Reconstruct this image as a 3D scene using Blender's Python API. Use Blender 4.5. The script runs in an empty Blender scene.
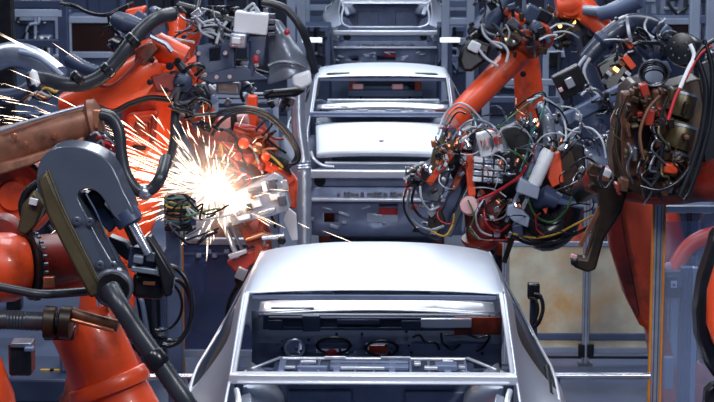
import bpy, bmesh, math, random
from mathutils import Vector, Matrix
R = random.Random(7)
sc = bpy.context.scene
COL = sc.collection
PI = math.pi

# ------------------------------------------------------------------ camera
F = 2000.0
CZ = 3.95
PITCH = math.radians(9.95)
YAW = math.radians(0.945)
cam = bpy.data.cameras.new('camera')
cam.lens = F * 36.0 / 714.0
cam.sensor_width = 36.0
cam.sensor_fit = 'HORIZONTAL'
cam.clip_end = 200
cam.dof.use_dof = True; cam.dof.focus_distance = 9.6; cam.dof.aperture_fstop = 11.0
co = bpy.data.objects.new('camera', cam)
COL.objects.link(co)
co.location = (0, 0, CZ)
co.rotation_euler = (PI / 2 - PITCH, 0, YAW)
sc.camera = co
_m = co.rotation_euler.to_matrix()
CR, CU, CF = _m @ Vector((1, 0, 0)), _m @ Vector((0, 1, 0)), _m @ Vector((0, 0, -1))
CP = Vector((0, 0, CZ))

def P(x, y, d):
    """photo direction -> a point of the hall at distance d"""
    return CP + d * (CF + ((x - 357) / F) * CR - ((y - 201) / F) * CU)

def floor_under(x, y, d):
    p = P(x, y, d)
    return Vector((p.x, p.y, 0))

# ------------------------------------------------------------------ materials
def mat(name, col, rough=.5, metal=0.0, var=.25, scale=5.0, bump=.0, dirt_or_haze=None, dirt_or_haze_amt=.0, emit=None, es=0, alpha=None, coat=0.0):
    m = bpy.data.materials.new(name)
    m.use_nodes = True
    nt = m.node_tree
    N, L = nt.nodes, nt.links
    b = N['Principled BSDF']
    tc = N.new('ShaderNodeTexCoord')
    nz = N.new('ShaderNodeTexNoise')
    nz.inputs['Scale'].default_value = scale
    nz.inputs['Detail'].default_value = 5
    L.new(tc.outputs['Object'], nz.inputs['Vector'])
    rp = N.new('ShaderNodeValToRGB')
    rp.color_ramp.elements[0].position = .3
    rp.color_ramp.elements[1].position = .72
    rp.color_ramp.elements[0].color = [c * (1 - var) for c in col] + [1]
    rp.color_ramp.elements[1].color = [min(1, c * (1 + var * .5)) for c in col] + [1]
    L.new(nz.outputs['Fac'], rp.inputs['Fac'])
    out = rp.outputs['Color']
    if dirt_or_haze:
        n2 = N.new('ShaderNodeTexNoise')
        n2.inputs['Scale'].default_value = scale * .55
        n2.inputs['Detail'].default_value = 8
        n2.inputs['Roughness'].default_value = .7
        L.new(tc.outputs['Object'], n2.inputs['Vector'])
        r2 = N.new('ShaderNodeValToRGB')
        r2.color_ramp.elements[0].position = .62 - dirt_or_haze_amt * .4
        r2.color_ramp.elements[1].position = .78 - dirt_or_haze_amt * .3
        L.new(n2.outputs['Fac'], r2.inputs['Fac'])
        mx = N.new('ShaderNodeMix')
        mx.data_type = 'RGBA'
        L.new(r2.outputs['Color'], mx.inputs[0])
        L.new(out, mx.inputs[6])
        mx.inputs[7].default_value = list(dirt_or_haze) + [1]
        out = mx.outputs[2]
    L.new(out, b.inputs['Base Color'])
    b.inputs['Roughness'].default_value = rough
    b.inputs['Metallic'].default_value = metal
    b.inputs['Coat Weight'].default_value = coat
    if bump:
        bp = N.new('ShaderNodeBump')
        bp.inputs['Strength'].default_value = bump
        bp.inputs['Distance'].default_value = .01
        n3 = N.new('ShaderNodeTexNoise')
        n3.inputs['Scale'].default_value = scale * 5
        L.new(tc.outputs['Object'], n3.inputs['Vector'])
        L.new(n3.outputs['Fac'], bp.inputs['Height'])
        L.new(bp.outputs['Normal'], b.inputs['Normal'])
    if emit:
        b.inputs['Emission Color'].default_value = list(emit) + [1]
        b.inputs['Emission Strength'].default_value = es
    if alpha is not None:
        tr = N.new('ShaderNodeBsdfTransparent')
        tr.inputs['Color'].default_value = [min(1, .55 + .45 * c / max(col)) for c in col] + [1]
        ms = N.new('ShaderNodeMixShader')
        ms.inputs[0].default_value = alpha
        L.new(tr.outputs[0], ms.inputs[1])
        L.new(b.outputs[0], ms.inputs[2])
        L.new(ms.outputs[0], N['Material Output'].inputs['Surface'])
    return m

K = {}
K['orange'] = mat('orange_paint', (.80, .075, .014), .38, 0, .22, 4, dirt_or_haze=(.10, .025, .012), dirt_or_haze_amt=.18, coat=.3)
K['orange_dirty'] = mat('grimy_orange_paint', (.42, .048, .014), .42, 0, .4, 6, dirt_or_haze=(.03, .014, .008), dirt_or_haze_amt=.45)
K['red_dark'] = mat('dark_red_or_shaded_orange', (.30, .022, .012), .4, 0, .35, 6, dirt_or_haze=(.02, .008, .006), dirt_or_haze_amt=.4)  # also painted where orange parts lie in shade
K['brown'] = mat('sooty_brown_paint', (.16, .06, .03), .45, .2, .45, 8, dirt_or_haze=(.02, .01, .007), dirt_or_haze_amt=.4)
K['umber'] = mat('dark_umber_steel', (.035, .020, .011), .38, .4, .6, 12, dirt_or_haze=(.10, .04, .012), dirt_or_haze_amt=.22)
K['dusty'] = mat('dusty_brown_paint', (.30, .125, .075), .42, .15, .45, 9, dirt_or_haze=(.05, .022, .012), dirt_or_haze_amt=.3)
K['olive'] = mat('olive_paint_or_reflection', (.10, .075, .035), .4, .3, .35, 6)
K['grey'] = mat('grey_cast_paint', (.21, .24, .30), .33, .35, .12, 5, coat=.25)
K['cover'] = mat('dark_grey_gloss_paint', (.085, .10, .135), .28, .3, .15, 5, coat=.4)
K['boomgrey'] = mat('dark_boom_paint', (.035, .046, .078), .33, .2, .25, 5, coat=.3)
K['slate'] = mat('slate_blue_paint', (.036, .053, .110), .42, .15, .3, 4)
K['steelblue'] = mat('blue_grey_paint', (.10, .135, .235), .45, .2, .25, 3)
K['paleblue'] = mat('pale_blue_grey_paint', (.32, .38, .50), .45, .2, .2, 3)
K['navy'] = mat('navy_paint', (.016, .022, .048), .5, .1, .4, 3)
K['black'] = mat('black_rubber', (.010, .011, .015), .24, 0, .4, 9)
K['hose'] = mat('grey_black_hose', (.028, .032, .042), .33, 0, .3, 9)
K['blackmetal'] = mat('black_steel', (.020, .020, .024), .32, .5, .5, 12)
K['alu'] = mat('aluminium', (.62, .66, .74), .3, .75, .15, 12)
K['steel'] = mat('bright_steel', (.70, .72, .78), .26, .85, .2, 14)
K['gunmetal'] = mat('gun_metal', (.20, .215, .26), .3, .65, .35, 12)
K['white'] = mat('white_plastic', (.78, .80, .84), .4, 0, .08, 8)
K['pink'] = mat('pale_pink_plastic', (.72, .40, .42), .45, 0, .15, 8)
K['red'] = mat('red_rubber', (.45, .02, .03), .4, 0, .25, 9)
K['teal'] = mat('teal_rubber', (.05, .17, .18), .4, 0, .25, 9)
K['green'] = mat('green_rubber', (.06, .16, .05), .4, 0, .25, 9)
K['yellow'] = mat('yellow_rubber', (.62, .36, .05), .45, 0, .2, 9)
K['palecable'] = mat('pale_grey_rubber', (.50, .54, .60), .4, 0, .15, 9)
K['copper'] = mat('copper', (.62, .24, .13), .3, .8, .35, 14)
K['amberpost'] = mat('amber_strip', (.70, .24, .03), .45, 0, .2, 8)
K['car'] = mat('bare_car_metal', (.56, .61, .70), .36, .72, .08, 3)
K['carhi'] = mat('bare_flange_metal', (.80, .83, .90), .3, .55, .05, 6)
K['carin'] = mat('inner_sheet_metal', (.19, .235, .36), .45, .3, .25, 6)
K['sidepane'] = mat('dark_green_pane', (.014, .022, .022), .5, 0, .2, 4)
K['carlid'] = mat('bare_lid_metal', (.62, .66, .72), .42, .4, .05, 3)
K['glaze'] = mat('clear_polycarbonate', (.42, .50, .66), .12, 0, .05, 2, alpha=.22)
K['amber'] = mat('amber_polycarbonate', (.86, .78, .62), .3, 0, .5, 2.6, dirt_or_haze=(.74, .46, .21), dirt_or_haze_amt=.4, alpha=.84)  # blotches paint blurred reflections and haze into the panel
K['bluepane'] = mat('blue_tinted_polycarbonate', (.06, .085, .18), .15, 0, .3, 2, alpha=.72)
K['maroon'] = mat('dark_maroon_glass', (.022, .008, .005), .25, 0, .5, 3)
K['spark'] = mat('hot_spark', (1, .8, .6), .5, 0, 0, 1, emit=(1.0, .74, .54), es=6)
K['molten'] = mat('molten_metal', (1, .9, .8), .5, 0, 0, 1, emit=(1.0, .84, .68), es=8)
K['lamp'] = mat('lamp_lens', (.8, .85, 1), .4, 0, 0, 1, emit=(.85, .92, 1), es=.9)
K['lampwarm'] = mat('amber_lamp_lens', (1, .6, .2), .4, 0, 0, 1, emit=(1, .5, .12), es=4)
K['floor'] = mat('painted_floor', (.075, .098, .165), .33, 0, .4, 1.3, bump=.05, dirt_or_haze=(.03, .035, .05), dirt_or_haze_amt=.25)
K['wall'] = mat('hall_cladding', (.10, .135, .24), .6, 0, .45, .8)

def haze_mat():
    m = bpy.data.materials.new('weld_glow_haze'); m.use_nodes = True
    nt = m.node_tree; N, L = nt.nodes, nt.links
    N.remove(N['Principled BSDF'])
    v = N.new('ShaderNodeVolumeScatter'); v.inputs['Color'].default_value = (1, .93, .88, 1)
    tc = N.new('ShaderNodeTexCoord'); gr = N.new('ShaderNodeTexGradient'); gr.gradient_type = 'SPHERICAL'
    mp = N.new('ShaderNodeMapping'); mp.inputs['Scale'].default_value = (2.6, 2.6, 2.6)
    L.new(tc.outputs['Object'], mp.inputs['Vector']); L.new(mp.outputs['Vector'], gr.inputs['Vector'])
    nz = N.new('ShaderNodeTexNoise'); nz.inputs['Scale'].default_value = 5
    L.new(tc.outputs['Object'], nz.inputs['Vector'])
    m1 = N.new('ShaderNodeMath'); m1.operation = 'MULTIPLY'; L.new(gr.outputs['Fac'], m1.inputs[0]); L.new(nz.outputs['Fac'], m1.inputs[1])
    m2 = N.new('ShaderNodeMath'); m2.operation = 'MULTIPLY'; L.new(m1.outputs[0], m2.inputs[0]); m2.inputs[1].default_value = 3.2
    L.new(m2.outputs[0], v.inputs['Density']); L.new(v.outputs[0], N['Material Output'].inputs['Volume'])
    return m
K['haze'] = haze_mat()

# ------------------------------------------------------------------ mesh building
def smooth_path(pts, n=6):
    if len(pts) < 3:
        return pts
    out = []
    for i in range(len(pts) - 1):
        p0 = pts[max(i - 1, 0)]; p1 = pts[i]; p2 = pts[i + 1]; p3 = pts[min(i + 2, len(pts) - 1)]
        for k in range(n):
            t = k / n
            out.append(.5 * ((2 * p1) + (p2 - p0) * t + (2 * p0 - 5 * p1 + 4 * p2 - p3) * t * t + (3 * p1 - p0 - 3 * p2 + p3) * t ** 3))
    out.append(pts[-1])
    return out

class B:
    def __init__(s):
        s.bm = bmesh.new()
    def tube(s, pts, r, seg=10, cap=True, rib=0):
        """swept round bar through world points; r a number or a list"""
        n = len(pts)
        if not isinstance(r, (list, tuple)): r = [r, r]
        if len(r) == n: rr = list(r)
        else:
            rr = []
            for i in range(n):
                f = i / (n - 1) * (len(r) - 1); k = min(int(f), len(r) - 2)
                rr.append(r[k] + (r[k + 1] - r[k]) * (f - k))
        rings = []
        t0 = (pts[1] - pts[0]).normalized()
        a = t0.orthogonal().normalized()
        for i in range(n):
            t = (pts[min(i + 1, n - 1)] - pts[max(i - 1, 0)])
            if t.length < 1e-9: t = t0.copy()
            t.normalize()
            a = (a - t * a.dot(t))
            if a.length < 1e-6: a = t.orthogonal()
            a.normalize()
            b = t.cross(a)
            q = rr[i] * (1 + (rib if i % 2 else 0))
            rings.append([s.bm.verts.new(pts[i] + q * (math.cos(2 * PI * k / seg) * a + math.sin(2 * PI * k / seg) * b)) for k in range(seg)])
        for i in range(n - 1):
            for k in range(seg):
                s.bm.faces.new((rings[i][k], rings[i][(k + 1) % seg], rings[i + 1][(k + 1) % seg], rings[i + 1][k]))
        if cap:
            s.bm.faces.new(rings[0][::-1]); s.bm.faces.new(rings[-1])
        return s
    def cyl(s, p, q, r, seg=20):
        return s.tube([Vector(p), Vector(q)], r if isinstance(r, (list, tuple)) else [r, r], seg)
    def lathe(s, p, axis, prof, seg=24):
        """prof: (distance along axis, radius)"""
        ax = Vector(axis).normalized()
        a = ax.orthogonal().normalized(); b = ax.cross(a)
        rings = []
        for t, r in prof:
            rings.append([s.bm.verts.new(Vector(p) + ax * t + max(r, 1e-4) * (math.cos(2 * PI * k / seg) * a + math.sin(2 * PI * k / seg) * b)) for k in range(seg)])
        for i in range(len(rings) - 1):
            for k in range(seg):
                s.bm.faces.new((rings[i][k], rings[i][(k + 1) % seg], rings[i + 1][(k + 1) % seg], rings[i + 1][k]))
        s.bm.faces.new(rings[0][::-1]); s.bm.faces.new(rings[-1])
        return s
    def box(s, c, size, rot=None, taper=1.0):
        c = Vector(c); hx, hy, hz = size[0] / 2, size[1] / 2, size[2] / 2
        M_ = rot if rot is not None else Matrix.Identity(3)
        v = []
        for z in (-1, 1):
            k = taper if z > 0 else 1
            for x, y in ((-1, -1), (1, -1), (1, 1), (-1, 1)):
                v.append(s.bm.verts.new(c + M_ @ Vector((x * hx * k, y * hy * k, z * hz))))
        for f in ((3, 2, 1, 0), (4, 5, 6, 7), (0, 1, 5, 4), (1, 2, 6, 5), (2, 3, 7, 6), (3, 0, 4, 7)):
            s.bm.faces.new([v[i] for i in f])
        return s
    def bar(s, p, q, w, h):
        """square bar from p to q, w across, h along the depth"""
        p = Vector(p); q = Vector(q); t = (q - p); L_ = t.length; t.normalize()
        y = Vector((0, 1, 0)); y = y - t * y.dot(t)
        if y.length < .05: y = Vector((0, 0, 1)) - t * t.z
        y.normalize(); x = y.cross(t)
        return s.box((p + q) / 2, (w, h, L_), Matrix((x, y, t)).transposed())
    def prism(s, pts, thick, scale_back=1.0):
        """outline of world points pushed back along +Y"""
        n = len(pts)
        c = sum(pts, Vector()) / n
        dv = Vector((0, thick, 0))
        f = [s.bm.verts.new(p) for p in pts]
        b = [s.bm.verts.new(c + (p - c) * scale_back + dv) for p in pts]
        s.bm.faces.new(f); s.bm.faces.new(b[::-1])
        for i in range(n):
            s.bm.faces.new((f[i], b[i], b[(i + 1) % n], f[(i + 1) % n]))
        return s
    def grid(s, rows, skip=None):
        V = [[s.bm.verts.new(p) for p in r] for r in rows]
        for i in range(len(V) - 1):
            for j in range(len(V[0]) - 1):
                if skip and skip(i, j): continue
                s.bm.faces.new((V[i][j], V[i][j + 1], V[i + 1][j + 1], V[i + 1][j]))
        return s
    def build(s, name, m, parent=None, bevel=0, solid=0, sub=0, smooth=True, label=None, kind=None):
        bmesh.ops.remove_doubles(s.bm, verts=s.bm.verts, dist=1e-6)
        for v in [v for v in s.bm.verts if not v.link_faces]: s.bm.verts.remove(v)
        bmesh.ops.recalc_face_normals(s.bm, faces=s.bm.faces)
        me = bpy.data.meshes.new(name)
        s.bm.to_mesh(me); s.bm.free()
        o = bpy.data.objects.new(name, me)
        COL.objects.link(o)
        me.materials.append(K[m] if isinstance(m, str) else m)
        if smooth:
            me.polygons.foreach_set('use_smooth', [True] * len(me.polygons))
            try: me.set_sharp_from_angle(angle=math.radians(38))
            except Exception: pass
        if parent is not None:
            o.parent = parent
            if parent.type == 'EMPTY' and not parent.get('_local'):
                o.matrix_parent_inverse = Matrix.Translation(-parent.location)
        if solid:
            md = o.modifiers.new('solid', 'SOLIDIFY'); md.thickness = solid; md.offset = 0
        if bevel:
            md = o.modifiers.new('bevel', 'BEVEL'); md.width = bevel; md.segments = 2; md.limit_method = 'ANGLE'; md.angle_limit = math.radians(40)
        if sub:
            md = o.modifiers.new('sub', 'SUBSURF'); md.levels = sub; md.render_levels = sub
        if label: o['label'] = label
        if kind: o['kind'] = kind
        return o

def thing(name, loc, label, cat, group=None):
    o = bpy.data.objects.new(name, None)
    COL.objects.link(o)
    o.location = loc
    o.empty_display_size = .1
    o['label'] = label; o['category'] = cat
    if group: o['group'] = group
    return o
def tag(o, label, cat, group=None, kind=None):
    o['label'] = label; o['category'] = cat
    if group: o['group'] = group
    if kind: o['kind'] = kind
    return o

# helpers that take photo directions with a distance: (x, y, d)
def PP(pts, d=None):
    return [P(p[0], p[1], p[2] if len(p) > 2 else d) for p in pts]
def tube_px(pts, r, d, n=6, seg=10, rib=0, b=None):
    b = b or B()
    dm = d
    w = smooth_path(PP(pts, d), n)
    rr = [x * dm / F for x in r] if isinstance(r, (list, tuple)) else r * dm / F
    return b.tube(w, rr, seg, rib=rib)
def box_px(x0, y0, x1, y1, d, depth, rot=0, b=None, taper=1.0):
    b = b or B()
    c = P((x0 + x1) / 2, (y0 + y1) / 2, d) + Vector((0, depth / 2, 0))
    m = Matrix.Rotation(math.radians(rot), 3, 'Y')
    return b.box(c, (abs(x1 - x0) * d / F, depth, abs(y1 - y0) * d / F), m, taper)
def prism_px(pts, d, thick, b=None, sb=1.0):
    b = b or B()
    return b.prism(PP(pts, d), thick, sb)
def disc_px(x, y, d, r, prof, axis=(0, -1, 0), b=None, seg=24):
    """prof in photo units of r at distance d: (along axis, radius)"""
    b = b or B()
    return b.lathe(P(x, y, d), axis, [(t * d / F, q * d / F) for t, q in prof], seg)
def bolts_px(b, x, y, d, r, n, s, axis=(0, -1, 0)):
    ax = Vector(axis).normalized(); a = ax.orthogonal().normalized(); c = ax.cross(a)
    for k in range(n):
        p = P(x, y, d) + r * d / F * (math.cos(2 * PI * k / n) * a + math.sin(2 * PI * k / n) * c)
        b.cyl(p, p + ax * s * 1.2 * d / F, s * d / F, 6)
    return b

def clutter(t, zone, d, nb, nc, mats, rng, big=(3, 11)):
    for k in range(nb):
        x, y = rng.uniform(zone[0], zone[2]), rng.uniform(zone[1], zone[3])
        w_, h_ = rng.uniform(*big), rng.uniform(*big)
        box_px(x, y, x + w_, y + h_, d + rng.uniform(-.1, .15), .08, rng.uniform(-50, 50)).build('fitting', rng.choice(mats), t, bevel=.006)
    for k in range(nc):
        x, y = rng.uniform(zone[0], zone[2]), rng.uniform(zone[1], zone[3]); pts = []
        a = rng.uniform(0, 2 * PI); tr = rng.uniform(-.9, .9)
        for i in range(4):
            pts.append((x, y, d - .12 + rng.uniform(-.05, .05))); a += tr
            x = min(max(x + 9 * math.cos(a), zone[0] - 3), zone[2] + 8); y = min(max(y + 8 * math.sin(a), zone[1] - 3), zone[3] + 6)
        tube_px(pts, rng.uniform(.8, 1.8), d, 6, 7).build('cable', rng.choice(['black', 'black', 'hose', 'palecable', 'gunmetal']), t)
DARK = ['black', 'blackmetal', 'slate', 'navy', 'gunmetal', 'blackmetal', 'steelblue', 'steel']
RC = random.Random(5)
# ------------------------------------------------------------------ setting
def struct(o):
    o['kind'] = 'structure'; return o
b = B(); b.box((0, 20, -.05), (26, 50, .1)); struct(b.build('floor', 'floor'))
b = B(); b.box((0, 42, 5), (26, .2, 10)); 
for i in range(40):
    b.box((-12.6 + i * .64, 41.86, 5), (.22, .1, 10))
struct(b.build('wall_back', 'wall'))
b = B(); b.box((-12.6, 20, 5), (.2, 46, 10)); struct(b.build('wall_left', 'wall'))
b = B(); b.box((12.6, 20, 5), (.2, 46, 10)); struct(b.build('wall_right', 'wall'))

# ------------------------------------------------------------------ car bodies
def lerp_tab(tab, y):
    for i in range(len(tab) - 1):
        if y <= tab[i + 1][0]:
            a, c = tab[i], tab[i + 1]
            t = (y - a[0]) / (c[0] - a[0]); t = max(0, min(1, t))
            return [a[k] + (c[k] - a[k]) * t for k in range(1, len(a))]
    return list(tab[-1][1:])
INNER = [(0, .60, .84), (.15, .62, .90), (.45, .64, 1.02), (.70, .632, 1.10), (.78, .628, 1.14), (1.0, .615, 1.26), (1.27, .60, 1.395), (1.5, .60, 1.40), (2.42, .582, 1.375), (2.8, .63, 1.16), (3.2, .68, .94), (3.8, .64, .88), (4.4, .56, .76), (4.6, .5, .62)]
SHOULD = [(0, .70, .79), (.12, .78, .83), (.35, .84, .88), (.8, .872, .92), (1.2, .878, .93), (1.5, .868, .93), (1.9, .845, .925), (2.5, .815, .92), (3.2, .80, .90), (4.0, .775, .84), (4.4, .72, .74), (4.6, .6, .60)]
YS = [0, .06, .15, .28, .42, .56, .70, .78, .88, 1.0, 1.13, 1.27, 1.4, 1.5, 1.62, 1.8, 1.98, 2.14, 2.22, 2.3, 2.42, 2.6, 2.8, 3.0, 3.1, 3.2, 3.5, 3.8, 4.1, 4.4, 4.6]
TS = [0, .05, .12, .22, .36, .5, .64, .78, .9, 1.0]
def side_rows(sx):
    rows = []
    for y in YS:
        xi, zi = lerp_tab(INNER, y); xs, zs = lerp_tab(SHOULD, y)
        row = []
        cpill = max(0, 1 - abs(y - .75) / .6) if y < 1.4 else 0
        for t in TS:
            # from the window edge outwards: straight on the doors, hollow on the rear quarter
            cx = xi + (xs - xi) * (.42 - .18 * cpill) ; cz = zs + (zi - zs) * (.62 - .40 * cpill)
            x = (1 - t) ** 2 * xi + 2 * t * (1 - t) * cx + t * t * xs
            z = (1 - t) ** 2 * zi + 2 * t * (1 - t) * cz + t * t * zs
            row.append(Vector((sx * x, y, z)))
        for dx, z in ((.014, zs - .05), (.02, zs * .72), (.0, zs * .5), (-.03, .18)):
            row.append(Vector((sx * (xs + dx), y, z)))
        rows.append(row)
    return rows
def side_skip(i, j):
    y = (YS[i] + YS[i + 1]) / 2
    if 3 <= j <= 7 and 1.13 < y < 1.4: return True
    if 2 <= j <= 7 and (1.4 < y < 2.14 or 2.22 < y < 3.0): return True
    if j >= 11 and (.62 < y < 1.27 or 3.5 < y < 4.1): return True
    return False

def make_car(name, label, lid):
    root = thing(name, (0, 0, 0), label, 'car body', 'bare metal car bodies on the line')
    root['_local'] = 1
    for sx in (-1, 1):
        rows = side_rows(sx)
        B().grid(rows, side_skip).build('side_panel', 'car', root, solid=.016, sub=1)
        i0, i1 = YS.index(1.13), YS.index(3.0)
        B().grid([[v + Vector((-sx * .028, 0, -.012)) for v in rows[i][2:9]] for i in range(i0, i1 + 1)]).build('side_pane', 'sidepane', root, label='dark green pane in the side window openings')  # one dark green pane spans the side window openings
        B().tube([rows[i][8] + Vector((sx * .004, 0, .006)) for i in range(YS.index(1.0), i1 + 1)], .008, 8).build('door_top_trim', 'carhi', root)
        if sx > 0: B().tube([rows[i][7] + Vector((.002, 0, .004)) for i in (YS.index(1.13) - 1, YS.index(1.13), YS.index(1.27))], .013, 8).build('quarter_slot', 'black', root, label='black slot in the rear quarter')
    # roof
    rows = []
    for i in range(13):
        t = i / 12; y = 1.262 + (2.43 - 1.262) * t
        xi = lerp_tab(INNER, y)[0] + .012
        rows.append([Vector((xi * u, y + .05 * (1 - u * u) * t - .008 * (1 - u * u) * (1 - t), 1.43 - .026 * (2 * t - .9) ** 2 - (.014 + .022 * t) * abs(u) ** 3 - .008 * u * u)) for u in [k / 8 - 1 for k in range(17)]])
    roof = B().grid(rows).build('roof_panel', 'car', root, solid=.014, sub=1)
    b = B(); b.lathe((0, 1.62, 1.424), (0, 0, 1), [(0, .018), (.006, .016), (.008, .01)], 12); b.build('antenna_seat', 'gunmetal', roof)
    # roof rear rail under the edge
    b = B(); b.box((0, 1.30, 1.372), (1.14, .05, .028)); b.build('roof_rail', 'carin', root, bevel=.006)
    b = B(); b.box((0, 2.43, 1.355), (1.06, .06, .03)); b.build('windscreen_header', 'car', root, bevel=.006)
    # bright flanges down both edges of the rear window
    for sx in (-1, 1):
        pts = [Vector((sx * (lerp_tab(INNER, y)[0] - .012), y - .012, lerp_tab(INNER, y)[1] - .005)) for y in (.76, .9, 1.0, 1.13, 1.28)]
        B().tube(smooth_path(pts, 3), .011, 8).build('window_flange', 'carhi', root)
        # trunk gutter edge
        pts = [Vector((sx * x, y, z)) for x, y, z in ((.60, .70, 1.085), (.585, .6, 1.045), (.60, .35, .975), (.595, .12, .885), (.56, .03, .835), (.46, .0, .80))]
        if not lid: B().tube(smooth_path(pts, 4), .014, 8).build('trunk_gutter', 'carhi', root)
        else: B().tube(smooth_path([Vector((sx * x, y, z)) for x, y, z in ((.60, .12, .885), (.57, .03, .835), (.50, .0, .79), (.40, .0, .775))], 4), .012, 8).build('trunk_gutter', 'carhi', root)
    # rear window lower panel
    b = B(); b.prism([Vector((x, .73, z)) for x, z in ((-.64, 1.10), (.64, 1.10), (.635, 1.145), (-.635, 1.145))], .065)
    b.box((0, .725, 1.112), (1.20, .02, .012))
    b.build('window_sill_panel', 'carin' if lid else 'carhi', root, bevel=.012)
    # parcel shelf and its braces
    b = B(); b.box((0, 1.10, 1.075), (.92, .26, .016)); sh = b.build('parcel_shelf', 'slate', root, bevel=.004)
    b = B(); b.box((0, 1.235, 1.09), (.86, .02, .016)); b.build('shelf_edge', 'carhi', sh, bevel=.006)
    b = B()
    for k in range(11):
        x = -.42 + .084 * k
        b.box((x, 1.10, 1.088), (.012 + .02 * (k % 3 == 0), .22, .016))
    b.box((-.02, 1.07, 1.092), (.36, .05, .02)); b.box((-.02, 1.15, 1.092), (.36, .03, .02)); b.box((.33, 1.06, 1.1), (.1, .08, .03)); b.box((-.28, 1.03, 1.095), (.14, .03, .03))
    b.build('shelf_rib', 'carin', sh, bevel=.004)
    for k, (x, y, w_, d_) in enumerate(((-.38, 1.02, .05, .03), (-.30, 1.12, .07, .02), (-.18, 1.20, .10, .012), (.10, 1.20, .14, .012), (.26, 1.02, .06, .03), (.34, 1.14, .05, .03), (.40, 1.04, .03, .04), (-.05, 1.01, .2, .012), (.2, 1.1, .03, .05))):
        b = B(); b.box((x, y, 1.104), (w_, d_, .014)); b.build('shelf_clip', 'carhi' if k % 3 else 'car', sh, bevel=.003)
    for k, (x, y, z, m_) in enumerate(((.30, .62, .48, 'blackmetal'), (-.12, .66, .50, 'umber'), (-.34, .5, .52, 'carin'), (.12, .5, .47, 'slate'), (-.45, .72, .58, 'navy'), (.46, .7, .56, 'umber'))):
        b = B(); b.box((x, y, z), (.16, .14, .10 + .02 * k)); b.build('boot_fitting', m_, root, bevel=.02)
    for sx in (-1, 1):
        b = B(); b.bar((sx * .36, 1.08, 1.09), (sx * .47, .95, 1.08), .016, .02); b.build('shelf_brace', 'car', root, bevel=.004)
        b = B(); b.bar((sx * .43, 1.22, 1.10), (sx * .60, 1.10, 1.06), .012, .02)
        b.build('shelf_brace', 'carhi' if sx > 0 else 'car', root, bevel=.004)
        b = B(); rows = []
        for i in range(7):
            a = i / 6 * PI / 2
            rows.append([Vector((sx * (.60 - .17 * math.cos(a) * abs(math.sin(q)) - .02), 1.02 + .22 * math.cos(q), .93 + .14 * math.sin(a))) for q in [PI * k / 10 for k in range(11)]])
        b.grid(rows); b.build('wheel_housing', 'car', root, solid=.012)
    # cowl, cross beam and firewall seen through the cabin
    b = B()
    rows = [[Vector((x, y, z - .03 * (x / .66) ** 2)) for x in [k * .066 - .66 for k in range(21)]] for y, z in ((3.085, .888), (3.12, .905), (3.22, .92), (3.32, .91))]
    b.grid(rows); cowl = b.build('cowl_panel', 'carhi', root, solid=.012)
    b = B(); b.box((-.47, 3.088, .902), (.24, .02, .010)); b.build('cowl_slot', 'gunmetal', cowl, bevel=.004)
    b = B(); b.box((0, 3.03, .84), (1.26, .05, .085)); b.box((-.36, 3.0, .84), (.10, .06, .09)); b.box((-.1, 3.0, .85), (.24, .05, .03)); b.box((.2, 3.0, .835), (.13, .05, .05)); b.box((-.56, 3.0, .83), (.08, .05, .06))
    b.box((0, 3.0, .81), (1.2, .04, .02)); b.box((-.05, 2.995, .868), (1.1, .03, .014))
    b.build('cross_beam', 'slate', root, bevel=.006)
    b = B(); b.box((.385, 2.955, .852), (.28, .02, .05)); b.build('bright_plate', 'carhi', root, bevel=.004, label='bright bare metal plate')
    b = B(); b.box((.56, 2.975, .832), (.26, .02, .10)); b.build('orange_shield', 'orange_dirty', root, bevel=.004, label='orange shield plate')
    # firewall with openings (grid with cells left out)
    xs = [-.70, -.58, -.50, -.42, -.34, -.26, -.16, -.06, .06, .14, .24, .36, .48, .58, .70]
    zs = [.20, .40, .52, .60, .64, .67, .705, .74, .88]
    holes = {(2, 5), (7, 4), (7, 5), (4, 4), (5, 4), (2, 4)}
    b = B(); b.grid([[Vector((x, 3.10 - .06 * ((i in (3, 6)) and 1) * .4, z)) for x in xs] for i, z in enumerate(zs)], lambda i, j: (j, i) in holes)
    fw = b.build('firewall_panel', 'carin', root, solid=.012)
    for x, z, r in ((-.46, .675, .048), (-.24, .69, .085), (.03, .675, .08)):
        pts = [Vector((x + 1.1 * r * math.cos(a), 3.075, z + (.55 if x > -.4 else 1) * r * math.sin(a))) for a in [2 * PI * k / 16 for k in range(17)]]
        B().tube(pts, .009, 6).build('hole_flange', 'car' if x < -.4 else 'blackmetal', fw)
    for q in ([(.20, .74), (.24, .755), (.27, .715), (.33, .71), (.35, .67)], [(.38, .755), (.5, .76), (.56, .74), (.63, .75), (.60, .69), (.56, .66)], [(.36, .77), (.37, .71), (.42, .67), (.47, .70)]):
        B().tube(smooth_path([Vector((x, 3.07, z)) for x, z in q], 5), .007, 6).build('sealant_bead', 'black', fw, label='black sealant bead')
    for k in range(18):
        x, z = R.uniform(-.6, .62), R.uniform(.64, .78)
        B().cyl((x, 3.09, z), (x, 3.075, z), .008, 8).build('plug', 'black', fw)
    b = B(); b.box((.03, 3.13, .655), (.15, .03, .05)); b.build('orange_bracket', 'orange', root, bevel=.01, label='orange bracket behind the firewall')
    b = B(); b.lathe((-.25, 3.05, .645), (0, -1, 0), [(0, .035), (.02, .03), (.03, .012)], 14); b.build('red_cap', 'red', root, label='red plug cap')
    # cabin floor, boot floor, boot back wall
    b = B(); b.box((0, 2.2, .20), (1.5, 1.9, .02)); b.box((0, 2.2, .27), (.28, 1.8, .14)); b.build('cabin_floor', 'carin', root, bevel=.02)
    b = B(); b.box((0, .62, .42), (1.35, 1.15, .02)); b.box((.28, .6, .455), (.5, .6, .04)); b.box((-.3, .5, .45), (.3, .3, .05)); b.build('boot_floor', 'carin', root, bevel=.015)
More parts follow.
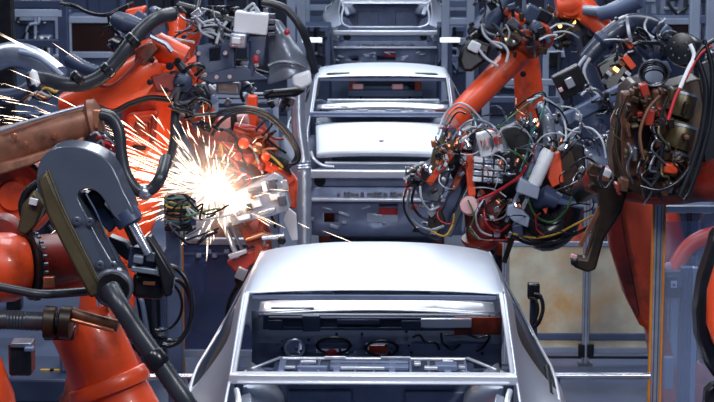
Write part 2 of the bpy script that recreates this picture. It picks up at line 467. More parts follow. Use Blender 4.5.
    b = B(); b.box((0, 1.22, .74), (1.30, .02, .62)); b.box((-.25, 1.2, .8), (.3, .03, .3)); b.box((.3, 1.2, .8), (.32, .03, .3)); b.build('boot_bulkhead', 'carin', root, bevel=.01)
    for sx in (-1, 1):
        b = B(); b.lathe((sx * .68, .85, .62), (-sx, 0, .15), [(0, .30), (.12, .29), (.20, .22), (.24, .10), (.25, .02)], 22); b.build('wheel_tub', 'carin', root)
        b = B(); b.bar((sx * .52, .50, .95), (sx * .56, .72, 1.05), .05, .03); b.build('hinge_bracket', 'car', root, bevel=.005)
    # tail: sill, bumper beam, lower panels
    b = B(); b.prism([Vector((x, .01, z)) for x, z in ((-.62, .60), (.62, .60), (.60, .72), (.46, .80), (-.46, .80), (-.60, .72))], .05); b.box((0, -.005, .70), (.8, .02, .05)); tp = b.build('tail_panel', 'carin', root, bevel=.012)
    b = B(); b.box((0, .03, .805), (.96, .07, .018)); b.build('tail_sill', 'carhi', tp, bevel=.006)
    b = B(); b.box((0, -.06, .725), (1.42, .05, .07)); b.build('bumper_beam', 'carhi', root, bevel=.015)
    b = B(); b.grid([[Vector((x, -.01 + .05 * (abs(x) > .5), z)) for x in (-.72, -.6, -.5, -.36, -.26, -.12, -.02, .14, .26, .36, .5, .6, .72)] for z in (.18, .30, .38, .46, .60)], lambda i, j: (i, j) in ((1, 2), (1, 5), (2, 6), (1, 6)))
    lp = b.build('lower_panel', 'carin', root, solid=.012)
    b = B(); b.box((0, -.05, .505), (1.40, .10, .025)); b.build('lower_ledge', 'carhi', root, bevel=.006)
    for k in range(12):
        b = B()
        x = -.36 + k * .066
        b.box((x, -.02, .535 + .01 * (k % 2)), (.03 + .02 * (k % 3), .04, .04)); b.build('ledge_bracket', 'gunmetal', root, bevel=.005)
    b = B(); b.box((.06, .08, .40), (.20, .03, .10)); b.build('red_plate', 'red', root, label='red plate behind the lower opening')
    for k in range(16):
        b = B(); x, z = R.uniform(-.66, .66), R.uniform(.22, .44)
        b.box((x, -.02, z), (R.uniform(.03, .1), .03, R.uniform(.012, .03)), Matrix.Rotation(R.uniform(-.4, .4), 3, 'Y')); b.build('stiffener', 'car', lp, bevel=.004)
    for sx in (-1, 1):
        b = B(); b.lathe((sx * .52, -.03, .66), (0, -1, 0), [(0, .05), (.01, .05), (.012, .035)], 16); b.build('beam_mount', 'black', root)
        b = B(); b.bar((sx * .66, .0, .76), (sx * .74, .1, .80), .05, .03); b.build('lamp_bracket', 'car', root, bevel=.006)
        b = B(); b.bar((sx * .64, .02, .62), (sx * .74, .06, .66), .08, .03); b.build('lamp_bracket', 'car', root, bevel=.006)
    # front end
    b = B(); b.box((0, 4.52, .56), (1.1, .08, .10)); b.build('front_crossmember', 'car', root, bevel=.01)
    b = B(); b.box((0, 4.45, .78), (1.2, .06, .05)); b.build('front_crossmember', 'car', root, bevel=.01)
    for sx in (-1, 1):
        b = B(); b.box((sx * .42, 3.85, .45), (.10, 1.3, .14)); b.build('front_rail', 'carin', root, bevel=.015)
    if lid:
        rows = []
        for i in range(9):
            t = i / 8; y = .64 - .60 * t
            rows.append([Vector((.585 * u * (1 - .05 * t), y - .05 * (1 - u * u) * t, 1.066 - .125 * t - .03 * t * t - .022 * abs(u) ** 3 + .008 * (1 - u * u))) for u in [k / 8 - 1 for k in range(17)]])
        last = rows[-1]
        rows.append([v + Vector((0, -.012, -.02)) for v in last])
        rows.append([v + Vector((0, .015, -.055)) for v in last])
        ld = B().grid(rows).build('trunk_lid', 'carlid', root, solid=.012, sub=1)
        b = B(); b.lathe((0, .17, .972), (0, 0, 1), [(0, .022), (.006, .02)], 14); b.build('badge_hole', 'black', ld)
        # glass-like dark tray between window sill and lid, pink clips
        b = B(); b.box((0, .70, 1.045), (1.16, .10, .02)); b.build('gutter_tray', 'carin', root)
        for x in (-.22, .14):
            b = B(); b.box((x, 1.36, 1.30), (.10, .02, .05)); b.build('pink_clip', 'pink', root, bevel=.012, label='pink plastic clip under the roof')
        for sx in (-1, 1):
            pts = [Vector((sx * x, z, 1.419 - .05 * abs(x) ** 3)) for x, z in ((.30, 1.40), (.44, 1.41), (.50, 1.37), (.44, 1.34), (.32, 1.36), (.30, 1.40))]
            B().tube(smooth_path(pts, 4), .008, 6).build('roof_slot', 'blackmetal', root)
    return root

def copy_tree(o, parent=None):
    c = o.copy(); COL.objects.link(c)
    if parent is not None:
        c.parent = parent
    for ch in list(o.children): copy_tree(ch, c)
    return c
carA = make_car('car', 'nearest bare silver car body, seen from behind, open boot, beside the spark shower', False)
carB = make_car('car', 'middle silver car body with closed pale trunk lid, ahead of the nearest one', True)
carC = copy_tree(carA)
carC['label'] = 'farthest silver car body at the top, only its open tail showing'
carA.location = (-.07, 7.80, .53)
carB.location = (-.07, 16.75, .53)
carC.location = (-.07, 30.0, .53); carC.scale = (1.1, 1, 1)

def make_skid():
    t = thing('car_skid', (0, 0, 0), '', 'skid', 'skids under the car bodies'); t['_local'] = 1
    for sx in (-1, 1):
        b = B(); b.box((sx * .48, 2.2, .16), (.14, 4.6, .14)); b.build('runner', 'slate', t, bevel=.015)
    for y in (.5, 1.9, 3.8):
        b = B(); b.box((0, y, .28), (1.15, .12, .10)); 
        b.build('cross_member', 'steelblue', t, bevel=.01)
        for sx in (-1, 1):
            b = B(); b.box((sx * .5, y, .52), (.10, .10, .38)); b.build('post', 'orange_dirty', t, bevel=.01)
            b = B(); b.box((sx * .48, y, .045), (.22, .2, .09)); b.build('foot', 'blackmetal', t, bevel=.01)
    return t
sk = make_skid()
for i, (c, w) in enumerate(((carA, 'under the nearest car body'), (carB, 'under the middle car body with the trunk lid'), (carC, 'under the farthest car body'))):
    s_ = sk if i == 0 else copy_tree(sk)
    s_.location = (c.location.x, c.location.y, 0)
    s_['label'] = 'blue steel transport skid standing ' + w
# ------------------------------------------------------------------ robot in the left foreground
def pedestal(t, x, y, d, r, top, m='orange_dirty'):
    """turntable base of a robot: plate, foot and carousel down to the floor"""
    p = floor_under(x, y, d)
    B().lathe(p, (0, 0, 1), [(0, r * 1.5), (.04, r * 1.5), (.05, r * 1.3), (.28, r * 1.2), (.34, r * 1.05)], 28).build('base', 'blackmetal', t, bevel=.01)
    B().lathe(p + Vector((0, 0, .34)), (0, 0, 1), [(0, r * 1.1), (.12, r * 1.1), (.16, r), (top - .5, r * .9), (top - .4, r * .72), (top - .34, r * .5)], 28).build('carousel', m, t, bevel=.01)

D = 8.3
t = thing('welding_robot', floor_under(60, 500, D), 'orange robot with curved dark grey forearm cover, left foreground', 'robot')
pedestal(t, 62, 520, 8.4, .25, 1.15)
# lower link
b = B(); b.tube(smooth_path(PP([(78, 318, 8.35), (95, 350, 8.35), (112, 392, 8.4), (128, 430, 8.4), (128, 470, 8.4), (90, 500, 8.4)]), 5), [.135, .15, .17, .15], 28)
lk = b.build('lower_link', 'orange', t)
b = B(); w = PP([(106, 378), (108, 383), (110.5, 388), (112, 392)], 8.38); b.tube(w, [.168, .178, .178, .17], 28); b.build('link_seam', 'orange', lk, bevel=.004)
# shoulder barrel
b = B(); a = (P(60, 264, 8.3) - P(-40, 270, 8.1)).normalized()
b.lathe(P(-40, 270, 8.1), a, [(0, .10), (.0, .13), (.10, .135), (.14, .145), (.22, .142), (.27, .12), (.28, .10)], 32); sh = b.build('shoulder', 'orange', t)
b = B(); b.lathe(P(28, 266, 8.22), a, [(0, .136), (.004, .142), (.018, .142), (.022, .136)], 32); rg = b.build('bolt_ring', 'blackmetal', sh)
b = B(); p0 = P(33, 266, 8.22); u = a.orthogonal().normalized(); v = a.cross(u)
for k in range(26):
    q = p0 + .138 * (math.cos(2 * PI * k / 26) * u + math.sin(2 * PI * k / 26) * v); b.cyl(q, q + a * .016, .007, 6)
b.build('bolt', 'gunmetal', rg, kind='stuff')
b = B(); b.lathe(P(34, 265, 8.24), a, [(0, .125), (.10, .125), (.17, .115), (.25, .10), (.30, .07)], 28); b.build('shoulder_drive', 'red_dark', t)  # dark red paints the shade on this end of the barrel
b = B(); b.lathe(P(4, 234, 8.4), (0, -1, .1), [(0, .09), (.05, .09), (.08, .07), (.09, .02)], 32); b.build('gear_case', 'red_dark', t)
b = box_px(43, 277, 54, 288, 8.1, .03); b.build('label_plate', 'copper', t, bevel=.003, label='small pale orange plate')
# forearm cover: the curved arch with two legs
outer = [(37, 190), (37, 172), (42, 158), (52, 149), (66, 146), (84, 148), (100, 155), (111, 165), (118, 178), (124, 192), (131, 205), (134, 213), (120, 222), (112, 214), (106, 203), (98, 193), (88, 189), (80, 191), (78, 198), (86, 214), (97, 236), (110, 258), (123, 279), (124, 288), (112, 296), (98, 298), (88, 282), (70, 248), (52, 216)]
sm = smooth_path([Vector((x, y, 0)) for x, y in outer[:12]], 5) + smooth_path([Vector((x, y, 0)) for x, y in outer[12:20]], 4) + [Vector((x, y, 0)) for x, y in outer[20:]]
b = prism_px([(v.x, v.y) for v in sm], 7.9, .17); fc = b.build('forearm_cover', 'cover', t, bevel=.022)
b = prism_px([(37, 180), (47, 170), (61, 206), (82, 249), (104, 293), (90, 299), (68, 257), (46, 214)], 7.87, .16); b.build('reflection_strip', 'olive', fc, bevel=.012, label='side strip of the grey forearm cover, orange reflection painted in brown olive')  # brown olive stands for orange reflected on the cover's side wall
tube_px([(48, 170, 7.86), (62, 206, 7.86), (83, 249, 7.86), (105, 293, 7.86)], 1.0, 7.86).build('edge_bead', 'olive', fc)
for x, y in ((77, 221), (90, 222), (100, 265), (113, 266), (60, 225), (92, 288)):
    b = disc_px(x, y, 7.89, 4, [(-2, 4.6), (1.5, 4.6), (2.2, 3.6), (2.3, 1.6), (1.2, 1.4)]); b.build('lug', 'cover' if x > 70 else 'olive', fc)
b = tube_px([(86, 194, 7.88), (96, 212, 7.86), (106, 236, 7.86), (118, 262, 7.86)], 1.0, 7.86); b.build('edge_bead', 'slate', fc)
b = prism_px([(82, 192), (96, 196), (112, 214), (118, 224), (110, 234), (98, 222), (88, 210)], 8.02, .08); b.build('inner_web', 'slate', t, bevel=.01)
b = disc_px(96, 199, 8.0, 10, [(0, 10), (4, 10), (6, 7), (7, 2)]); b.build('pivot_cap', 'blackmetal', t)
# elbow hub with rings
b = disc_px(113, 288, 7.9, 20, [(-8, 20), (3, 20), (5, 18), (5.2, 15), (3, 14.5), (3, 12), (5, 11.5), (6, 4)]); hb = b.build('elbow_hub', 'gunmetal', t)
b = disc_px(113, 289, 7.84, 14, [(0, 16.5), (2.5, 16), (2.6, 13.5)]); b.build('hub_ring', 'blackmetal', hb)
# bracket left of the cover
b = prism_px([(22, 205), (34, 190), (44, 206), (36, 226), (26, 236), (17, 232)], 8.2, .12); br = b.build('bracket', 'olive', t, bevel=.01)
b = box_px(29, 199, 37, 205, 8.17, .02, 15); b.build('label_plate', 'white', br, label='small white plate on the olive bracket')
b = tube_px([(30, 232), (24, 218), (22, 205), (27, 192), (38, 183)], 4, 8.25); b.build('cable_guard', 'blackmetal', t)
# wrist arm right of the arch
b = tube_px([(120, 205, 8.0), (128, 214, 8.0), (133, 224, 8.0)], [13, 12, 9], 8.0, n=4, seg=20); kn = b.build('wrist_knuckle', 'cover', t)
b = tube_px([(124, 212, 7.95), (131, 223, 7.95)], [14, 14], 7.95, seg=22); b.build('knuckle_ring', 'slate', kn)
b = tube_px([(131, 222, 8.0), (141, 240, 8.0), (149, 254, 8.0)], [5, 5, 4], 8.0, seg=14); b.build('piston', 'steel', t)
b = tube_px([(126, 222, 8.03), (138, 244, 8.03)], [5, 6], 8.03, seg=14); b.build('piston', 'blackmetal', t)
b = box_px(128, 248, 157, 271, 8.05, .14, 8); wb = b.build('wrist_box', 'slate', t, bevel=.01)
for q in ((133, 256, 143, 264, 8.0), (146, 252, 155, 262, 8.0), (131, 268, 160, 274, 8.02)):
    box_px(q[0], q[1], q[2], q[3], q[4], .05, 8).build('valve', 'gunmetal' if q[0] > 140 else 'grey', wb, bevel=.005)
b = box_px(132, 274, 164, 300, 8.08, .16, 4); b.build('motor_housing', 'blackmetal', t, bevel=.02)
b = prism_px([(144, 238), (150, 236), (174, 276), (172, 296), (164, 298), (158, 270)], 8.0, .08); b.build('wrist_arm', 'blackmetal', t, bevel=.01)
b = prism_px([(108, 236), (126, 243), (134, 252), (128, 262), (112, 250)], 8.1, .08); b.build('wrist_bracket', 'blackmetal', t, bevel=.008)
b = box_px(143, 282, 155, 285, 8.0, .01, 4); b.build('label_plate', 'brown', t)
for k, (cx, cy, rx, ry) in enumerate(((168, 306, 24, 40), (172, 310, 19, 31), (160, 305, 22, 26))):
    pts = [(cx + rx * math.cos(a), cy + ry * math.sin(a), 8.15 + .03 * k) for a in [-1.5 + 3.3 * i / 12 for i in range(13)]]
    tube_px(pts, 2.6 - .5 * k, 8.15, 3).build('hose_loop', 'black', t)
# thick hoses
hs = tube_px([(110, 288, 7.75), (120, 306, 7.7), (135, 329, 7.7), (152, 353, 7.7), (170, 379, 7.7), (192, 412, 7.7), (230, 480, 7.8)], 9.5, 7.7, 10, 16, rib=.06).build('thick_hose', 'hose', t)
b = B(); b.tube(PP([(151, 352), (153, 355), (159, 364), (161, 367)], 7.7), [.038, .046, .046, .038], 18); b.build('hose_collar', 'black', hs)
tube_px([(-8, 285, 8.0), (16, 290, 8.0), (40, 294, 8.0), (66, 293, 8.05), (90, 291, 8.1)], 4.6, 8.0, 8, 12).build('hose', 'hose', t)
h3 = tube_px([(-10, 320, 8.0), (10, 320, 8.0), (30, 321, 8.0), (60, 322, 8.0)], 9.2, 8.0, 12, 16, rib=.07).build('thick_hose', 'hose', t)
for x in (50, 66):
    b = B(); b.tube(PP([(x - 6, 322), (x - 5, 322), (x + 5, 323), (x + 6, 323)], 7.98), [.05, .066, .066, .05], 22); b.build('hose_clamp', 'umber', h3)
b = box_px(43, 330, 74, 341, 8.05, .14); b.build('clamp_foot', 'black', t, bevel=.008)
b = tube_px([(70, 312, 8.0), (92, 319, 8.0), (118, 326, 8.0)], 6, 8.0, 6, 14); b.build('guide_tube', 'brown', t)
tube_px([(72, 320, 7.97), (92, 325, 7.97), (114, 331, 7.97)], 2.2, 7.97).build('guide_rod', 'copper', t)
b = disc_px(104, 311, 7.9, 5, [(0, 5), (2, 5), (3, 2)]); b.build('indicator', 'orange', t)

# orange casing with a black connector at the lower left corner
t = thing('robot_base', floor_under(-52, 420, 7.4), 'curved orange robot casing with black connector box, lower left corner', 'robot')
p = floor_under(-41, 420, 7.4)
B().lathe(p, (0, 0, 1), [(0, .32), (.05, .32), (.06, .27), (P(0, 450, 7.4).z - .1, .24), (P(0, 395, 7.4).z, .205), (P(0, 360, 7.4).z, .165), (P(0, 338, 7.4).z, .12), (P(0, 328, 7.4).z, .02)], 36).build('casing', 'orange', t)
b = box_px(8, 344, 31, 377, 7.35, .10); cb = b.build('connector_box', 'black', t, bevel=.01)
box_px(10, 343, 32, 348, 7.33, .08).build('connector_lid', 'gunmetal', cb, bevel=.004)
box_px(24, 348, 33, 352, 7.3, .04).build('latch', 'steelblue', cb, bevel=.003)

# ------------------------------------------------------------------ robot behind it: sooty forearm
D = 9.6
t = thing('welding_robot', floor_under(-20, 300, 9.8), 'robot with sooty brown forearm over the grey cover, left edge', 'robot')
pedestal(t, -75, 380, 9.9, .25, 1.3)
b = B(); b.tube(PP([(-20, 156, 9.7), (30, 139, 9.65), (70, 127, 9.6), (92, 120, 9.6)]), [.115, .095, .085, .075], 24); fa = b.build('forearm', 'dusty', t)
b = B(); b.tube(PP([(88, 121, 9.58), (91, 120, 9.58), (98, 119, 9.58), (102, 118, 9.58)]), [.07, .10, .10, .06], 24); b.build('collar', 'dusty', fa)
b = prism_px([(92, 110), (101, 110), (98, 129), (94, 128)], 9.48, .03); b.build('collar_plate', 'copper', fa, bevel=.004, label='bright copper coloured collar plate')
tube_px([(0, 131, 9.55), (40, 118, 9.53), (84, 106, 9.52)], 1.8, 9.5).build('conduit', 'alu', fa)
b = prism_px([(-10, 166), (25, 157), (70, 142), (84, 136), (84, 142), (30, 166), (-10, 178)], 9.55, .10); b.build('forearm_rib', 'dusty', fa, bevel=.01)
for x, y in ((14, 136), (26, 144), (54, 136), (72, 142)):
    disc_px(x, y, 9.53, 3, [(0, 3), (2, 2.6), (2.4, 1)]).build('bolt', 'copper', fa)
b = B(); b.lathe(P(14, 194, 9.9), (.15, -1, .1), [(0, .21), (.10, .21), (.14, .19), (.15, .15), (.11, .145), (.11, .08), (.14, .07), (.145, .01)], 36); sp = b.build('shoulder_case', 'orange', t)
b = B(); b.tube([P(15, 194, 9.74) + .165 * Vector((math.cos(a), .1 * math.sin(a), math.sin(a))) for a in [2 * PI * k / 32 for k in range(33)]], .012, 8); b.build('shoulder_ring', 'black', sp)
b = B(); b.tube(PP([(-20, 176, 9.95), (10, 168, 9.95), (34, 172, 9.95)]), [.13, .12, .08], 22); b.build('elbow_case', 'orange', t)
b = B(); b.tube(PP([(-10, 210, 10), (-40, 280, 9.95), (-75, 400, 9.9)]), [.14, .18], 24); b.build('lower_link', 'orange', t)
tube_px([(100, 114, 9.5), (112, 118, 9.5), (119, 132, 9.5), (121, 152, 9.5), (125, 172, 9.5), (134, 187, 9.5), (144, 192, 9.5), (154, 187, 9.5), (161, 176, 9.5), (166, 158, 9.6)], 6.0, 9.5, 8, 14, rib=.05).build('grey_hose', 'hose', t)
b = B(); b.tube(PP([(141, 191), (143, 192), (147, 192), (149, 191)], 9.5), [.03, .038, .038, .03], 14); b.build('hose_collar', 'steel', t)
for k in range(7):
    x, y = 86 + R.uniform(0, 20), 130 + R.uniform(0, 18)
    tube_px([(x, y, 9.5), (x + R.uniform(2, 8), y + R.uniform(-8, 4), 9.45), (x + R.uniform(8, 18), y + R.uniform(2, 14), 9.5), (x + R.uniform(12, 22), y + R.uniform(10, 24), 9.5)], 1.3, 9.5).build('cable', R.choice(['black', 'palecable', 'steel', 'red']), t)
b = prism_px([(84, 130), (100, 128), (110, 140), (108, 156), (96, 160), (86, 146)], 9.6, .10); b.build('wrist_flange', 'gunmetal', t, bevel=.012)
disc_px(106, 145, 9.5, 6, [(0, 6), (5, 6), (6, 3)]).build('red_connector', 'red', t)
for k in range(3):
    tube_px([(56 + 8 * k, 150 + 2 * k, 9.62), (50 + 9 * k, 160, 9.6), (44 + 8 * k, 172, 9.65), (38 + 6 * k, 186, 9.7)], 2, 9.6).build('cable', 'black', t)

# ------------------------------------------------------------------ big orange robot with the black corrugated hose
t = thing('welding_robot', floor_under(120, 260, 12.6), 'big orange robot with ribbed black hose arched over it, upper left', 'robot')
pedestal(t, 104, 260, 12.8, .28, .8)
b = B(); b.tube(smooth_path(PP([(70, 110, 12.6), (100, 98, 12.5), (130, 82, 12.4), (160, 66, 12.4)]), 4), [.12, .14], 24); uf = b.build('upper_arm', 'orange', t)
b = B(); b.lathe(P(162, 66, 12.5), (.3, -1, .15), [(-.1, .08), (0, .125), (.08, .13), (.12, .115), (.13, .085), (.09, .08), (.09, .04), (.11, .01)], 32); b.build('elbow_case', 'orange', t)
b = B(); b.tube(PP([(140, 52, 12.45), (160, 47, 12.4), (186, 58, 12.4)]), [.06, .09, .07], 18); b.build('elbow_bridge', 'orange', t)
b = B(); b.tube(PP([(150, 88, 12.4), (172, 84, 12.35), (192, 72, 12.35)]), [.08, .10, .07], 18); b.build('elbow_casting', 'orange', t)
b = B(); b.lathe(P(182, 82, 12.25), (.2, -1, 0), [(0, .06), (.06, .06), (.08, .05), (.09, .02)], 20); b.build('drive_motor', 'slate', t)
b = B(); b.tube(PP([(150, 90, 12.7), (146, 130, 12.75), (142, 180, 12.8), (112, 262, 12.8), (104, 330, 12.8)]), [.16, .18], 26); b.build('lower_arm', 'orange', t)
b = prism_px([(126, 114), (158, 110), (154, 150), (130, 180), (122, 158)], 12.5, .10); lc = b.build('lower_arm_cover', 'orange', t, bevel=.03)
for q, m in (((134, 122, 148, 136), 'orange_dirty'), ((132, 146, 146, 150), 'blackmetal'), ((150, 116, 156, 144), 'red_dark')):  # dark plates put shading and seams into the orange cover
    box_px(q[0], q[1], q[2], q[3], 12.46, .05, 6).build('cover_plate', m, lc, bevel=.01)
for q, r, m in (([(92, 104), (112, 112), (130, 104), (150, 98), (172, 100)], 3, 'blackmetal'), ([(96, 84), (112, 86), (130, 72), (142, 58)], 2.4, 'red_dark'), ([(176, 60), (186, 74), (184, 92), (176, 110), (174, 140), (168, 168)], 4.5, 'hose')):  # first two runs are dark gap lines drawn on the orange arm
    tube_px([(x, y, 12.25) for x, y in q], r, 12.25, 7, 12).build('hose', m, t)
b = prism_px([(136, 48), (150, 42), (158, 50), (146, 66), (134, 64)], 12.25, .08); b.build('clamp_bracket', 'orange_dirty', t, bevel=.012)
b = prism_px([(150, 76), (172, 72), (186, 84), (176, 92), (156, 92)], 12.2, .06); b.build('motor_bracket', 'red_dark', t, bevel=.012)
for q in ((152, 60, 3), (170, 66, 4), (150, 82, 3), (166, 90, 3), (178, 60, 3)):
    disc_px(q[0], q[1], 12.2, q[2], [(0, q[2]), (2, q[2]), (2.5, 1)]).build('bolt', 'blackmetal', t)
hs = tube_px([(30, 78, 12.2), (46, 79, 12.15), (64, 84, 12.1), (84, 84, 12.1), (102, 76, 12.1), (116, 62, 12.1), (130, 44, 12.1), (144, 28, 12.15), (158, 18, 12.2), (172, 14, 12.3)], 7.2, 12.1, 9, 16, rib=.07).build('corrugated_hose', 'hose', t)
b = B(); b.tube(PP([(31, 72), (33, 73), (36, 84), (35, 85)], 12.1), [.02, .028, .028, .02], 14); b.build('white_band', 'white', hs, label='white band on the black hose')
for q in ((108, 70), (133, 40), (78, 78)):
    b = B(); b.tube(PP([(q[0] - 3, q[1] + 3), (q[0] - 2, q[1] + 2), (q[0] + 2, q[1] - 2), (q[0] + 3, q[1] - 3)], 12.08), [.043, .054, .054, .043], 16); b.build('hose_ring', 'black', hs)
tube_px([(70, 60, 12.5), (84, 68, 12.4), (100, 74, 12.3)], 7, 12.4, 8, 14, rib=.06).build('short_hose', 'slate', t)
b = B(); b.tube(PP([(118, 20, 12.6), (128, 24, 12.5), (140, 27, 12.5)]), [.055, .065, .05], 18); b.build('motor', 'slate', t)
b = B(); b.tube(PP([(110, 46, 12.5), (118, 44, 12.5), (124, 46, 12.4)]), [.04, .055, .04], 18); b.build('motor', 'black', t)
b = prism_px([(124, 10), (146, 6), (140, 26), (128, 22)], 12.7, .12); b.build('arm_bracket', 'orange', t, bevel=.02)
b = prism_px([(148, 6), (166, 14), (172, 44), (156, 50), (146, 30)], 12.75, .2); b.build('forearm_base', 'slate', t, bevel=.03)
b = B(); b.tube(PP([(176, 14, 12.8), (176, 36, 12.8), (180, 60, 12.8)]), [.06, .07], 18); b.build('forearm', 'orange', t)
for q, m in (([(172, 98), (196, 84), (206, 96), (196, 116), (176, 118)], 'slate'), ([(186, 90), (204, 82), (212, 100), (200, 110)], 'black')):
    prism_px(q, 12.35, .14).build('wrist_housing', m, t, bevel=.025)
for k in range(8):
    x, y = R.uniform(168, 196), R.uniform(70, 112)
    tube_px([(x, y, 12.2), (x + R.uniform(-4, 12), y - R.uniform(-8, 12), 12.15), (x + R.uniform(4, 22), y + R.uniform(-6, 8), 12.2), (x + R.uniform(8, 26), y + R.uniform(2, 16), 12.25)], R.uniform(1.2, 2.4), 12.2).build('cable', R.choice(['black', 'hose', 'black', 'gunmetal']), t)
tube_px([(60, 3, 13), (74, 6, 13), (90, 13, 12.9), (106, 15, 12.8), (118, 10, 12.8), (134, 3, 12.8)], 2.2, 13).build('cable', 'black', t)
b = B(); b.tube(PP([(150, 36, 12.2), (166, 44, 12.2), (172, 52, 12.2)]), [.016, .016], 8); b.build('brake_pipe', 'gunmetal', t)

clutter(t, (104, 4, 196, 44), 12.75, 18, 8, DARK, RC)
clutter(t, (176, 78, 214, 124), 12.4, 10, 8, DARK + ['brown'], RC)
# ------------------------------------------------------------------ silver shield arm, far upper left
t = thing('shielded_arm', floor_under(30, 80, 14), 'silver sleeved robot arm crossing behind the black hose start, upper left', 'robot arm')
pedestal(t, -70, 120, 14.4, .3, 1.6, 'steelblue')
b = B(); b.tube(smooth_path(PP([(-12, 62, 14.2), (12, 54, 14), (36, 60, 13.9), (58, 76, 13.8)]), 4), [.09, .08], 20); b.build('sleeve', 'alu', t)
tube_px([(20, 52, 13.8), (40, 58, 13.7), (62, 76, 13.7)], 3, 13.7).build('sleeve_edge', 'paleblue', t)
tube_px([(-4, 96, 13.6), (10, 96, 13.6), (24, 92, 13.6), (34, 84, 13.6), (38, 78, 13.4)], 8, 13.6).build('wrist', 'slate', t)
b = B(); b.tube(PP([(-70, 150, 14.4), (-40, 90, 14.3), (-12, 62, 14.2)]), [.14, .10], 18); b.build('lower_arm', 'steelblue', t)
for k in range(5):
    tube_px([(20 + 4 * k, 104 - 2 * k, 13.4), (30 + 4 * k, 96 - 2 * k, 13.4), (44 + 3 * k, 100 - 2 * k, 13.4), (58, 92 - 3 * k, 13.5)], 1.6, 13.4).build('cable', ['black', 'copper', 'palecable', 'black', 'yellow'][k], t)

# ------------------------------------------------------------------ handling gripper with stamped panel, top middle-left
D = 14.5
t = thing('handling_robot', floor_under(215, 120, 15), 'handling robot whose grey gripper carries a stamped panel, above the sparks', 'robot')
pedestal(t, 240, 200, 16.6, .28, 1.0)
b = B(); b.tube(PP([(240, 220, 16.6), (204, 130, 15.4), (190, 100, 15.3), (184, 60, 15.2)]), [.15, .14, .13], 22); b.build('lower_arm', 'orange', t)
b = B(); b.tube(PP([(168, 64, 15.1), (184, 50, 15), (192, 28, 15), (186, 10, 15)]), [.08, .10], 20); b.build('upper_arm', 'orange', t)
b = B(); b.tube(PP([(178, 8, 14.9), (206, 16, 14.8), (232, 24, 14.8)]), [.05, .06], 16); b.build('wrist', 'blackmetal', t)
# perforated plate: grid in the plate plane with cells left out
c00, c10, c01, c11 = PP([(196, 46), (268, 33), (198, 82), (262, 76)], 14.3)
def bil(u, v): return (c00 * (1 - u) + c10 * u) * (1 - v) + (c01 * (1 - u) + c11 * u) * v
us = [0, .08, .18, .34, .46, .56, .78, .88, 1]; vs_ = [0, .15, .3, .5, .75, 1]
b = B(); b.grid([[bil(u, v) + Vector((0, .03 * math.sin(u * 5), 0)) for u in us] for v in vs_], lambda i, j: (j == 2 and i in (1, 2)) or (j == 5 and i in (1, 2, 3)) or (i == 4 and j in (0, 7)))
pl = b.build('gripper_plate', 'slate', t, solid=.05, bevel=.008)
for u, v in ((.04, .2), (.04, .5), (.12, .8), (.3, .9), (.5, .92), (.5, .1), (.66, .06), (.9, .4), (.9, .7), (.42, .3)):
    p = bil(u, v); B().cyl(p + Vector((0, -.02, 0)), p + Vector((0, -.06, 0)), .016, 8).build('bolt', 'alu', pl)
b = prism_px([(196, 78), (222, 70), (244, 66), (262, 76), (268, 80), (240, 82), (212, 84)], 14.25, .08); b.build('plate_rib', 'slate', pl, bevel=.01)
b = box_px(234, 13, 268, 34, 14.2, .16, 6); vb = b.build('valve_box', 'white', t, bevel=.01, label='white valve box')
for k in range(4): box_px(268, 14 + 6 * k, 275, 18 + 6 * k, 14.22, .06).build('socket', 'gunmetal', vb, bevel=.004)
box_px(230, 34, 246, 48, 14.15, .10, 4).build('clamp_cylinder', 'alu', t, bevel=.01)
box_px(232, 38, 240, 44, 14.1, .05, 4).build('clamp_jaw', 'white', t, bevel=.004)
rows = []
for i in range(9):
    v = i / 8
    xl = 264 + 10 * math.sin(v * 2.2) - 6 * v; xr = 280 + 32 * math.sin(v * 1.45)
    y0 = 18 + 68 * v; 
    rows.append([P(xl + (xr - xl) * u, y0 + (4 - 14 * v) * u * (.4 + v), 14.35 - .08 * math.sin(u * 3) + .02 * ((i + int(u * 6)) % 3 == 0)) for u in [k / 8 for k in range(9)]])
b = B(); b.grid(rows); sp = b.build('stamped_panel', 'grey', t, solid=.012, sub=1)
tube_px([(268, 66, 14.2), (280, 62, 14.2), (296, 64, 14.2), (306, 70, 14.25)], 2, 14.2).build('panel_bead', 'gunmetal', sp)
for x, y in ((287, 32), (256, 58), (256, 60)):
    disc_px(x, y, 14.15, 3, [(0, 3), (3, 3), (4, 1)]).build('red_button', 'red', t, label='small red gripper button')
tube_px([(262, 2, 14.2), (284, 8, 14.2), (300, 26, 14.2), (309, 48, 14.3), (315, 72, 14.4)], 4, 14.2, 8, 12).build('black_hose', 'hose', t)
b = prism_px([(262, 92), (300, 88), (306, 91), (296, 97), (264, 99)], 14.5, .12); b.build('lower_frame', 'blackmetal', t, bevel=.02)
b = prism_px([(292, 76), (310, 70), (312, 84), (302, 90), (292, 86)], 14.2, .06); b.build('pad', 'white', t, bevel=.02)
box_px(216, 82, 240, 95, 14.4, .12, 3).build('motor_block', 'grey', t, bevel=.015)
tube_px([(200, 0, 14.6), (198, 14, 14.5), (206, 24, 14.4), (222, 26, 14.4)], 3, 14.5).build('black_hose', 'black', t)
for k in range(10):
    x, y = R.uniform(188, 246), R.uniform(10, 34)
    tube_px([(x, y, 14.3), (x + R.uniform(-10, 14), y - R.uniform(4, 14), 14.25), (x + R.uniform(0, 26), y - R.uniform(-4, 8), 14.25), (x + R.uniform(6, 30), y + R.uniform(0, 14), 14.3)], 1.3, 14.3).build('cable', R.choice(['black', 'palecable', 'gunmetal', 'black']), t)
clutter(t, (188, 4, 250, 44), 14.4, 16, 8, DARK, RC)
clutter(t, (204, 84, 292, 106), 14.6, 14, 5, DARK + ['orange', 'white'], RC)
